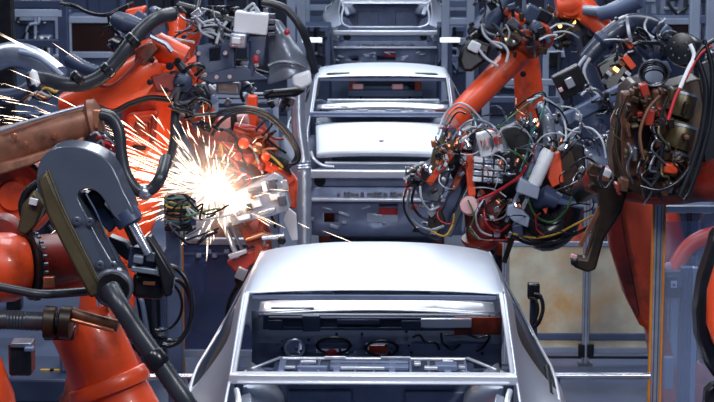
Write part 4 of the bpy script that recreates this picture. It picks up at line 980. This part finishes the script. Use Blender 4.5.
# ------------------------------------------------------------------ orange robots in the right background
t = thing('welding_robot', floor_under(536, 250, 18), 'orange robot with arms forming an inverted V, behind the cable tangle', 'robot')
pedestal(t, 545, 260, 18.2, .42, .7)
b = B(); b.tube(PP([(545, 262, 18.3), (534, 150, 18.2), (526, 60, 18.1), (524, 48, 18)]), [.20, .15, .12, .08], 24); b.build('lower_arm', 'orange', t)
b = B(); b.tube(smooth_path(PP([(452, 122, 17.2), (470, 103, 17.3), (496, 76, 17.5), (516, 56, 17.7), (530, 40, 17.8)]), 4), [.10, .125], 24); ua = b.build('upper_arm', 'orange', t)
disc_px(523, 74, 17.85, 3, [(0, 3), (2, 3), (2.2, 1)]).build('arm_hole', 'black', t)
b = B(); b.tube(PP([(520, 40, 17.6), (532, 44, 17.6), (544, 38, 17.8)]), [.10, .13, .10], 20); b.build('elbow_case', 'orange_dirty', t)
b = prism_px([(496, 36), (512, 24), (526, 36), (522, 46), (500, 54)], 17.5, .2); b.build('motor_cover', 'umber', t, bevel=.03)
b = B(); b.tube(PP([(478, 36, 17.4), (492, 16, 17.5), (504, -4, 17.6)]), [.11, .10], 18); b.build('balance_arm', 'slate', t)
b = prism_px([(458, 60), (462, 46), (476, 38), (492, 44), (488, 60), (472, 72), (462, 72)], 17.3, .2); dr = b.build('wire_drive', 'blackmetal', t, bevel=.03)
box_px(469, 42, 480, 52, 17.2, .1, 25).build('white_box', 'white', dr, bevel=.01, label='small white box on the wire drive')
for q in ([(482, 24), (484, 34), (492, 42), (502, 48)], [(492, 42), (502, 44), (508, 52), (506, 62)], [(478, 48), (486, 58), (498, 66)]):
    tube_px([(x, y, 17.2) for x, y in q], 1.3, 17.2, 7, 8).build('pale_cable', 'palecable', t)
for q in ((508, 14, 526, 24, 'orange'), (512, 26, 518, 30, 'white'), (538, 24, 550, 32, 'orange'), (524, 6, 540, 24, 'slate'), (536, 10, 552, 22, 'black'), (504, 8, 514, 18, 'orange_dirty'), (530, 20, 538, 32, 'gunmetal')):
    box_px(q[0], q[1], q[2], q[3], 17.4, .14, 30).build('wrist_block', q[4], t, bevel=.02)
for x, y in ((505, 40), (498, 34), (514, 42)):
    disc_px(x, y, 17.3, 2, [(0, 2), (2, 1.6), (2.4, .6)]).build('signal_lamp', 'lampwarm' if x == 505 else 'steel', t)

clutter(t, (470, 0, 548, 52), 17.35, 34, 12, DARK + ['black', 'black', 'orange', 'umber'], RC)
t = thing('welding_robot', floor_under(600, 170, 20), 'orange robot arm at the top edge, above the dark blue boom', 'robot')
pedestal(t, 600, 170, 20.2, .42, 1.0, 'slate')
b = B(); b.tube(PP([(600, 170, 20.4), (590, 90, 20.4), (576, 30, 20.3)]), [.20, .16], 20); b.build('lower_arm', 'slate', t)
b = B(); b.tube(PP([(556, 6, 20), (572, 4, 20), (584, 8, 20), (598, 22, 19.9), (610, 34, 19.8)]), [.12, .15, .13, .11, .10], 22); b.build('upper_arm', 'orange', t)
b = B(); b.lathe(P(570, 4, 20), (0, -1, 0), [(-.1, .12), (.08, .14), (.12, .11), (.13, .02)], 24); b.build('elbow_case', 'orange', t)
b = prism_px([(550, 16), (576, 12), (592, 30), (586, 48), (560, 48)], 20.2, .3); b.build('tool_head', 'umber', t, bevel=.04)
for q in ((560, 26, 562, 'lampwarm'), (574, 22, 576, 'lampwarm')):
    disc_px(q[0], q[1], 20.0, 2, [(0, 2), (2, 1.4), (2.2, .4)]).build('signal_lamp', q[3], t, label='small amber signal lamp')
b = B(); b.tube(PP([(584, 10, 19.8), (604, 12, 19.7), (622, 4, 19.6)]), [.05, .06], 14); b.build('forearm', 'grey', t)
b = B(); b.tube(PP([(600, 14, 19.6), (618, 10, 19.5), (640, 0, 19.4)]), [.07, .08], 14); b.build('forearm_sleeve', 'steelblue', t)

clutter(t, (548, 8, 602, 46), 20.0, 18, 5, ['umber', 'black', 'blackmetal', 'umber', 'navy', 'orange_dirty'], RC)
# pink-red arched robot behind the clear guard, right edge
t = thing('welding_robot', floor_under(700, 350, 13), 'red arched robot behind the clear guard panel, right edge', 'robot')
pedestal(t, 716, 360, 13.3, .24, .6, 'red_dark')
pts = [(668, 286, 13), (676, 266, 13), (688, 248, 13), (704, 238, 13), (728, 232, 13)]
b = B(); b.tube(smooth_path(PP(pts), 5), [.05, .06], 20); b.build('arched_arm', 'orange', t)
b = B(); b.tube(PP([(664, 292, 13.1), (690, 290, 13.1), (720, 292, 13.1)]), [.045, .05], 18); b.build('link', 'orange', t)
b = B(); b.tube(PP([(738, 244, 13.2), (726, 300, 13.3), (716, 362, 13.3)]), [.10, .12], 18); b.build('lower_arm', 'red_dark', t)
b = B(); b.tube(PP([(664, 212, 13.5), (668, 240, 13.4), (664, 270, 13.4)]), [.10, .12], 18); b.build('sleeve', 'red_dark', t)
box_px(702, 212, 716, 230, 13, .1).build('slate_box', 'slate', t, bevel=.01)
disc_px(668, 266, 12.9, 4, [(0, 4), (4, 4), (5, 2)]).build('joint_cap', 'pink', t)

# dark robot at the right edge, near
t = thing('welding_robot', floor_under(735, 420, 8.6), 'black and orange robot casing cut by the right edge, lower right', 'robot')
pedestal(t, 738, 430, 8.7, .20, .8)
b = prism_px([(716, 232), (712, 250), (702, 280), (697, 312), (698, 340), (706, 366), (718, 384), (760, 380), (770, 240)], 8.6, .18); b.build('black_casing', 'black', t, bevel=.03)
b = prism_px([(718, 262), (709, 292), (708, 326), (716, 350), (764, 350), (764, 262)], 8.52, .08); b.build('orange_cover', 'orange', t, bevel=.02)
b = prism_px([(706, 392), (714, 384), (726, 390), (726, 412), (704, 412)], 8.7, .08); b.build('foot_bracket', 'blackmetal', t, bevel=.01)
# ------------------------------------------------------------------ safety guards
def vpost(t, x, y, d, w, top, m='alu', strips=None):
    """upright profile standing on the floor: x,y a photo point on it, top its height there"""
    p = P(x, y, d)
    zt = P(x, top, d).z
    b = B(); b.box((p.x, p.y, zt / 2), (w, w, zt))
    o = b.build('post', m, t, bevel=.006)
    for sx in (-1, 1):
        b = B(); b.box((p.x + sx * w * .22, p.y - w / 2 - .002, zt / 2), (w * .10, .006, zt - .02)); b.build('post_groove', 'gunmetal', o)
    if strips:
        for sx in strips:
            b = B(); b.box((p.x + sx * w * .62, p.y - .004, zt / 2), (w * .24, w * .8, zt)); b.build('edge_strip', 'amberpost', o, bevel=.003, label='amber edge strip')
    b = B(); b.box((p.x, p.y, .01), (w * 2, w * 2, .02)); b.build('foot_plate', 'gunmetal', o)
    return o, p, zt
def rail(t, a, c, w, m='alu', name='rail', y=0):
    b = B(); b.bar(a, c, w, w); return b.build(name, m, t, bevel=.004)

# near guard on the right
t = thing('safety_guard', floor_under(656, 402, 10.14), 'aluminium guard with amber edged post and clear panel, lower right', 'safety guard')
o, p1, z1 = vpost(t, 656.5, 300, 10.14, .046, 200, 'alu', (-1, 1))
pa = P(730, 205, 10.14)
o2, p2, z2 = vpost(t, 740, 300, 10.14, .046, 202)
rail(t, (p1.x, p1.y, P(656, 206, 10.14).z), (p2.x, p1.y, P(656, 206, 10.14).z), .036)
rail(t, (p1.x, p1.y, .15), (p2.x, p1.y, .15), .036)
b = B(); zt = P(656, 209, 10.14).z; b.box(((p1.x + p2.x) / 2, p1.y, zt / 2), (p2.x - p1.x - .05, .006, zt - .1)); b.build('clear_panel', 'glaze', t)
b = B(); b.bar(P(713, 232, 10.10), P(700, 300, 10.10), .02, .02); b.build('amber_strut', 'amberpost', t, label='tilted amber strut')
# low inner post with switch box
t = thing('switch_post', floor_under(684, 402, 9.8), 'short aluminium post with a blue switch box, inside the right guard', 'post')
o, p, zt = vpost(t, 684, 340, 10.3, .06, 264, 'steelblue')
b = B(); q = P(693, 340, 10.3); b.box((q.x, q.y, P(693, 264, 10.3).z / 2), (.03, .05, P(693, 264, 10.3).z)); b.build('side_profile', 'alu', t, bevel=.005)
b = box_px(666, 276, 683, 298, 10.2, .06); sb = b.build('switch_box', 'navy', t, bevel=.008)
box_px(671, 281, 677, 288, 10.19, .01).build('white_mark', 'white', sb)
box_px(673, 284, 675, 286, 10.185, .01).build('mark_hole', 'navy', sb)
box_px(678, 278, 682, 288, 10.19, .02).build('switch_key', 'steelblue', sb, bevel=.003)
box_px(664, 272, 682, 276, 10.22, .05).build('box_bracket', 'gunmetal', t)
b = box_px(664, 357, 674, 390, 10.25, .04); b.build('pale_unit', 'paleblue', t, bevel=.006, label='pale grey junction unit')
# barrier tube between car and post
t = thing('barrier_tube', floor_under(600, 378, 10.1), 'bright steel barrier tube from nearest car to the amber edged post', 'barrier')
a = P(552, 376, 10.0); c = P(650, 376, 10.0); a.z = c.z = (a.z + c.z) / 2
b = B(); b.tube([a, c], [.017, .017], 14); b.build('tube', 'steel', t)
b = B(); a2 = a + Vector((.0, .0, -.02)); b.box((a.x + .02, a.y, a.z / 2), (.04, .04, a.z)); b.build('leg', 'slate', t, bevel=.004)

# far guard with amber panels
t = thing('safety_guard', floor_under(585, 365, 15.5), 'safety guard with hazy amber panels behind the nearest car, right', 'safety guard')
d = 15.5
o, p1, z1 = vpost(t, 586, 300, d, .055, 150)
o, p0, z0 = vpost(t, 505, 300, d, .05, 238)
o, p2, z2 = vpost(t, 668, 300, d, .055, 150)
zt = P(586, 242, d).z; zb = P(586, 352, d).z
for xa, xb in ((p0.x, p1.x), (p1.x, p2.x)):
    rail(t, (xa, p1.y, zt), (xb, p1.y, zt), .035, 'paleblue'); rail(t, (xa, p1.y, zb), (xb, p1.y, zb), .045, 'paleblue')
    rail(t, (xa, p1.y, zb + .11), (xb, p1.y, zb + .11), .05, 'steelblue')
    b = B(); b.box(((xa + xb) / 2, p1.y, (zt + zb) / 2), (xb - xa - .06, .008, zt - zb)); b.build('amber_panel', 'amber', t)
    b = B(); b.box(((xa + xb) / 2, p1.y, zb / 2), (xb - xa - .06, .02, zb - .1)); b.build('kick_plate', 'navy', t)
for k, x in enumerate((582, 591)):
    b = B(); b.box((P(x, 300, d).x, p1.y - .02, zb), (.05, .06, .10)); b.build('panel_clip', 'blackmetal', t)

# left guard
t = thing('safety_guard', floor_under(175, 370, 14), 'guard with twin yellow edged posts and blue panel, left of nearest car', 'safety guard')
d = 14.0
o, p0, z0 = vpost(t, 171, 300, d, .05, 232, 'alu', (1,))
o, p1, z1 = vpost(t, 180, 300, d, .04, 236, 'steelblue', (1,))
o, p2, z2 = vpost(t, 262, 300, d, .05, 236)
zt = P(180, 239, d).z; zb = P(180, 355, d).z
rail(t, (p1.x, p1.y, zt), (p2.x, p1.y, zt), .045, 'alu'); rail(t, (p0.x, p1.y, zb), (p2.x, p1.y, zb), .05, 'paleblue')
rail(t, (p1.x, p1.y, zt - .09), (p2.x, p1.y, zt - .09), .02, 'steelblue')
b = B(); b.box(((p1.x + p2.x) / 2, p1.y, (zt + zb) / 2), (p2.x - p1.x - .05, .008, zt - zb)); b.build('blue_panel', 'bluepane', t)
for x, y in ((196, 254), (206, 250), (212, 254), (224, 250)):
    box_px(x, y, x + 5, y + 4, 13.9, .03).build('panel_fitting', 'paleblue', t, bevel=.004)
t = thing('guard_post', floor_under(104, 300, 11.4), 'lone amber edged guard post behind the grey forearm cover, left', 'post')
vpost(t, 100, 230, 11.4, .055, 196, 'alu', (1,))
# barrier tube low on the left
t = thing('barrier_tube', floor_under(165, 378, 10), 'steel barrier tube left of the nearest car, low', 'barrier')
a = P(140, 377, 10.0); c = P(196, 377, 10.0); c.z = a.z
b = B(); b.tube([a, c], [.017, .017], 14); b.build('tube', 'steel', t)
b = B(); b.box((c.x - .02, c.y, c.z / 2), (.04, .04, c.z)); b.build('leg', 'slate', t, bevel=.004)
# hose station just right of the nearest car
t = thing('hose_post', floor_under(536, 300, 13.2), 'black post with hose loop right of the nearest rear pillar', 'post')
p = P(534, 284, 13.2)
b = B(); b.box((p.x, p.y, p.z / 2), (.05, .05, p.z)); b.build('post', 'slate', t, bevel=.006)
box_px(528, 284, 540, 300, 13.1, .08).build('hose_connector', 'black', t, bevel=.01)
tube_px([(534, 294, 13.05), (540, 296, 13.05), (543, 308, 13.05), (539, 322, 13.05), (532, 330, 13.1), (528, 340, 13.2)], 2, 13.05, 8, 10).build('hose_loop', 'black', t)
tube_px([(530, 298, 13.1), (536, 300, 13.05), (538, 312, 13.05), (533, 324, 13.1)], 1.4, 13.05, 8, 10).build('hose_loop', 'umber', t)

# ------------------------------------------------------------------ floor level things on the left
t = thing('machine_plinth', floor_under(40, 370, 14.5), 'low blue machine plinth with yellow marks on the floor, lower left', 'plinth')
p = floor_under(70, 372, 14.5)
b = B(); b.box((p.x, p.y + .3, .09), (.9, .7, .18)); b.build('plinth', 'slate', t, bevel=.02)
for x, y in ((40, 361), (76, 352), (30, 384)):
    q = P(x, y, 14.0); q.z = .19
    b = B(); b.box((q.x, p.y + .2 + .1 * (x % 5), .185), (.10, .03, .01)); b.build('yellow_mark', 'yellow', t)
b = B(); b.box((p.x + .1, p.y + .35, .3), (.4, .4, .25)); b.build('plinth_block', 'steelblue', t, bevel=.02)

b = B(); b.box((p.x - .1, p.y - .02, .14), (.5, .03, .07)); b.build('red_strip', 'red_dark', t, label='dark red strip on the plinth')

def cabinet(name, x0, y0, x1, y1, d, depth, m, label, cat, group=None, frame=None, pane=None, floor=True, mullion=0):
    """machine cabinet or framed window unit standing on the floor"""
    c = P((x0 + x1) / 2, (y0 + y1) / 2, d)
    wd = (x1 - x0) * d / F
    zt = P((x0 + x1) / 2, y0, d).z
    z0 = 0 if floor else P((x0 + x1) / 2, y1, d).z
    zb = max(.06, P((x0 + x1) / 2, y1, d).z)
    t = thing(name, (c.x, c.y, 0), label, cat, group)
    b = B(); b.box((c.x, c.y + depth / 2, (zt + z0) / 2), (wd, depth, zt - z0)); b.build('cabinet', m, t, bevel=.02)
    if pane:
        b = B(); b.box((c.x, c.y - .015, (zt + zb) / 2), (wd * .9, .03, (zt - zb) * .86)); b.build('dark_pane' if pane == 'maroon' else 'front_panel', pane, t, bevel=.006)
    if frame:
        f = .04 + .03 * (d > 20)
        for sx in (-1, 1):
            b = B(); b.box((c.x + sx * (wd / 2 - f / 2), c.y - .03, (zt + zb) / 2), (f, .06, zt - zb)); b.build('frame_stile', frame, t, bevel=.006)
        for z in (zt - f / 2, zb + f / 2):
            b = B(); b.box((c.x, c.y - .032, z), (wd, .06, f)); b.build('frame_rail', frame, t, bevel=.006)
    for k in range(mullion):
        x = c.x - wd / 2 + wd * (k + 1) / (mullion + 1)
        b = B(); b.box((x, c.y - .04, (zt + zb) / 2), (.035, .06, (zt - zb) * .9)); b.build('mullion', frame or 'paleblue', t, bevel=.004)
    rc = random.Random(int(x0 * 7 + y0))
    for k in range(9):
        x = c.x + rc.uniform(-.42, .42) * wd; z = zb + rc.uniform(.08, .92) * (zt - zb)
        if pane == 'maroon': continue
        b = B(); b.box((x, c.y - .05, z), (rc.uniform(.04, .3) * wd, .08, rc.uniform(.03, .16) * (zt - zb))); b.build('panel_fitting', rc.choice(['steelblue', 'slate', 'navy', 'paleblue', 'blackmetal', 'alu']), t, bevel=.006)
    if pane != 'maroon':
        for k in range(3):
            x = c.x + rc.uniform(-.45, .45) * wd; z = zb + rc.uniform(.2, .9) * (zt - zb)
            b = B(); b.tube(smooth_path([Vector((x, c.y - .1, zt)), Vector((x, c.y - .12, z)), Vector((x + rc.uniform(-.3, .3) * wd, c.y - .13, z - .1 * (zt - zb))), Vector((x + rc.uniform(-.4, .4) * wd, c.y - .1, zb))], 5), .02, 8); b.build('conduit', rc.choice(['black', 'paleblue', 'hose']), t)
    return t

def portal(name, x0, x1, ytop, d, w, m, label, rails=(), group='steel frames in the background'):
    """two uprights with cross rails"""
    t = thing(name, floor_under((x0 + x1) / 2, ytop, d), label, 'steel frame', group)
    for x in (x0, x1):
        p = P(x, ytop, d); b = B(); b.box((p.x, p.y, p.z / 2), (w, w, p.z)); b.build('upright', m, t, bevel=.01)
    for y, mm in ((ytop, m),) + tuple(rails):
        a, c = P(x0, y, d), P(x1, y, d); a.y = c.y = P(x0, ytop, d).y; a.z = c.z = (a.z + c.z) / 2
        b = B(); b.bar(a, c, w * .8, w * .8); b.build('cross_rail', mm, t, bevel=.008)
    return t

# upper left
cabinet('machine_cabinet', 10, 14, 62, 66, 24, .8, 'steelblue', 'blue-grey machine cabinet with pale rim, upper left corner', 'cabinet', frame='paleblue', pane='slate')
cabinet('viewing_window', 66, 16, 122, 58, 22, .5, 'steelblue', 'dark maroon window in a pale frame, upper left', 'window unit', frame='paleblue', pane='maroon')
portal('steel_frame', 2, 63, 4, 20, .10, 'slate', 'dark steel frame crossing the upper left corner', ((13, 'paleblue'), (44, 'slate')))
portal('steel_frame', -40, 5, -20, 17, .13, 'blackmetal', 'black upright post at the left edge of the picture', ((30, 'teal'),))
cabinet('gauge_rack', 36, 36, 50, 60, 20.5, .2, 'steelblue', 'small rack of white tubes with yellow top, upper left', 'rack', mullion=3, frame='white')
for i, (x, y, d, l_, lb) in enumerate(((36, 2, 26, .3, 'short white lamp at the very top left'), (450, 40, 26, 0.16, 'white strip lamp right of the farthest car'), (312, 40, 26, .16, 'white strip lamp left of the farthest car'))):
    p = P(x, y, d)
    t = thing('strip_lamp', (p.x, p.y, 0), lb, 'lamp', 'strip lamps in the background')
    b = B(); b.box((p.x, p.y, p.z), (l_ + .1, .06, .06)); b.build('lens', 'lamp', t, bevel=.01)
    b = B(); b.box((p.x, p.y + .06, p.z / 2), (.06, .06, p.z)); b.build('stand', 'slate', t)
# centre background, both sides of the farthest car
portal('steel_frame', 291, 301, -30, 27, .12, 'paleblue', 'pale twin upright frame left of the farthest car', ((4, 'paleblue'), (22, 'steelblue'), (56, 'steelblue')))
portal('steel_frame', 306, 472, -40, 37, .14, 'paleblue', 'wide pale frame over the line behind the farthest car', ((-2, 'steelblue'), (8, 'paleblue'), (20, 'steelblue')))
portal('steel_frame', 446, 471, -30, 27, .11, 'paleblue', 'pale upright frame right of the farthest car', ((4, 'steelblue'), (22, 'paleblue'), (60, 'steelblue')))
cabinet('machine_cabinet', 302, 26, 330, 70, 29, .8, 'slate', 'slate machine box low on the left of the farthest car', 'cabinet', frame='steelblue', pane='navy')
cabinet('machine_cabinet', 438, 26, 468, 72, 29, .8, 'slate', 'slate machine box low on the right of the farthest car', 'cabinet', frame='steelblue', pane='navy')
cabinet('machine_cabinet', 204, -20, 292, 80, 30, .8, 'slate', 'tall slate cabinet row behind the stamped panel gripper', 'cabinet', frame='steelblue', pane='navy', mullion=3)
cabinet('machine_cabinet', 122, -10, 200, 90, 28, .8, 'slate', 'tall slate cabinet behind the ribbed black hose', 'cabinet', frame='steelblue', pane='navy', mullion=2)
cabinet('machine_cabinet', 474, -10, 548, 100, 30, .8, 'slate', 'tall slate cabinet behind the inverted V orange robot', 'cabinet', frame='steelblue', pane='navy', mullion=2)
# right background
cabinet('machine_cabinet', 542, 50, 592, 150, 23, .8, 'slate', 'blue cabinet with pale rim between orange robot and boom', 'cabinet', frame='paleblue', pane='slate')
cabinet('viewing_window', 652, 18, 700, 60, 24, .5, 'steelblue', 'dark maroon window in a pale frame, upper right', 'window unit', frame='paleblue', pane='maroon')
cabinet('ribbed_screen', 640, -20, 702, 19, 25, .3, 'paleblue', 'pale ribbed screen at the top right above the maroon window', 'screen', frame='steelblue', pane='paleblue', mullion=6, floor=False)
portal('steel_frame', 696, 712, -30, 22, .11, 'paleblue', 'pale twin upright frame in the upper right corner', ((20, 'steelblue'), (46, 'paleblue')))
cabinet('machine_cabinet', 592, -10, 650, 120, 28, .8, 'slate', 'tall slate cabinet behind the dark blue boom', 'cabinet', frame='steelblue', pane='navy', mullion=1)
cabinet('machine_cabinet', 700, 20, 760, 200, 24, .8, 'navy', 'navy cabinet behind the upper right corner frame', 'cabinet', frame='slate', pane='navy')
# mid-depth machinery on both sides of the line
cabinet('conveyor_console', 186, 246, 236, 350, 17.5, .6, 'slate', 'dark blue console behind the blue guard panel, left', 'console', frame='steelblue', pane='navy')
cabinet('conveyor_console', 470, 200, 505, 330, 19.5, .6, 'slate', 'slate console right of the middle car tail', 'console', frame='steelblue', pane='navy')
cabinet('machine_cabinet', 556, 190, 600, 330, 22, .6, 'steelblue', 'blue-grey cabinet behind the hanging hooked bracket', 'cabinet', frame='paleblue', pane='slate')
cabinet('machine_cabinet', 20, 110, 120, 330, 19, .6, 'slate', 'slate cabinet behind the sooty robot, left', 'cabinet', frame='steelblue', pane='navy')
portal('steel_frame', 214, 274, 96, 18, .08, 'paleblue', 'pale low frame behind the welding gun', ((100, 'paleblue'), (112, 'steelblue')))
portal('steel_frame', 486, 560, 82, 20.8, .08, 'paleblue', 'pale low frame behind the cable tangle', ((100, 'steelblue'),))
cabinet('machine_cabinet', 660, 206, 740, 330, 18, .6, 'steelblue', 'blue-grey cabinet behind the red arched robot', 'cabinet', frame='paleblue', pane='slate')

cabinet('conveyor_console', 122, 250, 166, 345, 15.2, .5, 'slate', 'dark slate console behind the wrist hose loops, left', 'console', frame='steelblue', pane='navy')
# ------------------------------------------------------------------ sparks
O = P(213, 191, 12.45)
RS = random.Random(11)
b = B()
bpy.context.view_layer.update()
dg = bpy.context.evaluated_depsgraph_get()
def sliver(p, q, r):
    """thin glowing splinter, pointed at both ends"""
    t = (q - p).normalized(); a = t.orthogonal().normalized(); c = t.cross(a)
    m = p + (q - p) * .6
    ring = [b.bm.verts.new(m + r * (math.cos(2 * PI * k / 3) * a + math.sin(2 * PI * k / 3) * c)) for k in range(3)]
    e0, e1 = b.bm.verts.new(p), b.bm.verts.new(q)
    for k in range(3):
        b.bm.faces.new((e0, ring[(k + 1) % 3], ring[k])); b.bm.faces.new((e1, ring[k], ring[(k + 1) % 3]))
def throw(n, r0, r1, l0, l1, w0, w1, pick, e0=-.15, e1=.8):
    for _ in range(n):
        a = pick()
        e = RS.uniform(e0, e1)
        dv = Vector((math.cos(a) * math.cos(e), -math.sin(e), math.sin(a) * math.cos(e)))
        s = (r0 + (r1 - r0) * RS.random() ** 1.6) * 1.2
        L_ = RS.uniform(l0, l1) * 1.2
        off = Vector((RS.gauss(0, .035), RS.gauss(0, .03), RS.gauss(0, .035)))
        p = O + off + dv * s; q = O + off + dv * (s + L_) + Vector((0, 0, -.02 * (s + L_) ** 2))
        u = (q - p).normalized()
        if sc.ray_cast(dg, p - u * .01, u, distance=(q - p).length + .02)[0] or sc.ray_cast(dg, q, -u, distance=(q - p).length)[0]: continue   # it would have struck something
        sliver(p, q, RS.uniform(w0, w1) * 1.2)
G = lambda m, s: (lambda: math.radians(RS.gauss(m, s)))
U = lambda: RS.uniform(0, 2 * PI)
throw(120, .0, .08, .03, .10, .0010, .0022, U)
throw(85, .04, .22, .05, .13, .0008, .0016, U)
throw(140, .10, .58, .05, .16, .0008, .0015, G(150, 24))
throw(150, .30, 1.20, .10, .26, .0007, .0014, G(157, 10))
throw(52, .08, .42, .05, .14, .0008, .0015, G(190, 20))
throw(40, .12, .55, .04, .13, .0007, .0014, G(115, 24))
throw(8, .20, .75, .06, .20, .0006, .0012, G(-22, 14), -.4, -.05)
throw(130, 1.3, 3.3, .14, .30, .0005, .0010, G(158, 9), .75, 1.2)
throw(18, .08, .24, .04, .10, .0007, .0014, G(250, 25))
sp_ = tag(b.build('spark_shower', 'spark', None, smooth=False), 'white hot welding sparks spraying from the gun, left of centre', 'sparks', kind='stuff')
b = B()
vs0 = bmesh.ops.create_icosphere(b.bm, subdivisions=3, radius=.045)['verts']
for v in vs0: v.co *= 1 + RS.uniform(-.25, .5)
for v in vs0: v.co += O
mw = b.build('molten_weld', 'molten', None); tag(mw, 'white glowing molten weld at the centre of the sparks', 'weld')
def point(name, loc, e, r, col):
    l = bpy.data.lights.new(name, 'POINT'); l.energy = e; l.shadow_soft_size = r; l.color = col
    o = bpy.data.objects.new(name, l); COL.objects.link(o); o.location = loc
point('weld_light', O + Vector((.05, -.10, .04)), 9, .06, (1, .62, .40))

b = B(); bmesh.ops.create_icosphere(b.bm, subdivisions=3, radius=.38)  # scattering volume added to soften the glow at the weld
sm_ = tag(b.build('weld_glow_haze', 'haze', None), 'thin pale welding smoke added for the soft glow round the weld', 'haze', kind='stuff'); sm_.location = O + Vector((-.04, -.02, .04))
# ------------------------------------------------------------------ light
w = bpy.data.worlds.new('hall'); sc.world = w; w.use_nodes = True
bg = w.node_tree.nodes['Background']
bg.inputs['Color'].default_value = (.26, .40, .82, 1); bg.inputs['Strength'].default_value = .18
def area(name, loc, target, size, sy, power, col=(1, 1, 1)):
    l = bpy.data.lights.new(name, 'AREA'); l.shape = 'RECTANGLE'; l.size = size; l.size_y = sy; l.energy = power; l.color = col
    o = bpy.data.objects.new(name, l); COL.objects.link(o); o.location = loc
    o.rotation_euler = (Vector(target) - Vector(loc)).to_track_quat('-Z', 'Y').to_euler()
    return o
area('hall_or_fill_lamp', (-.3, 10.8, 8.5), (-.2, 10.4, 0), 1.8, 3.4, 165, (.93, .96, 1))
area('hall_or_fill_lamp', (-.3, 20, 8.5), (-.1, 19, 0), 3, 7, 350, (.93, .96, 1))
area('hall_or_fill_lamp', (0, 31, 8.5), (0, 30, 0), 5, 6, 560, (.85, .92, 1))
area('hall_or_fill_lamp', (-5, 16, 8), (-2, 15, 1), 2, 8, 230, (.9, .95, 1))
area('hall_or_fill_lamp', (5, 16, 8), (2, 15, 1), 2, 8, 230, (.9, .95, 1))

area('hall_or_fill_lamp', (-.2, 3.6, 8.0), (0, 11, 1.3), 1.6, 1.6, 170, (.95, .97, 1))
area('hall_or_fill_lamp', (3.0, 4.5, 6.0), (1.3, 10, 1.4), 1.0, 1.2, 150, (.95, .97, 1))  # added fill that brightens the orange arm at the right front
area('hall_or_fill_lamp', (-3.2, 5.0, 7.5), (-1.4, 9, 1.6), 1.2, 1.6, 100, (.95, .97, 1))  # added front fill for the robots on the left
vs = sc.view_settings
vs.view_transform = 'Standard'; vs.look = 'None'; vs.gamma = 1.0; vs.exposure = .3
vs.use_curve_mapping = False
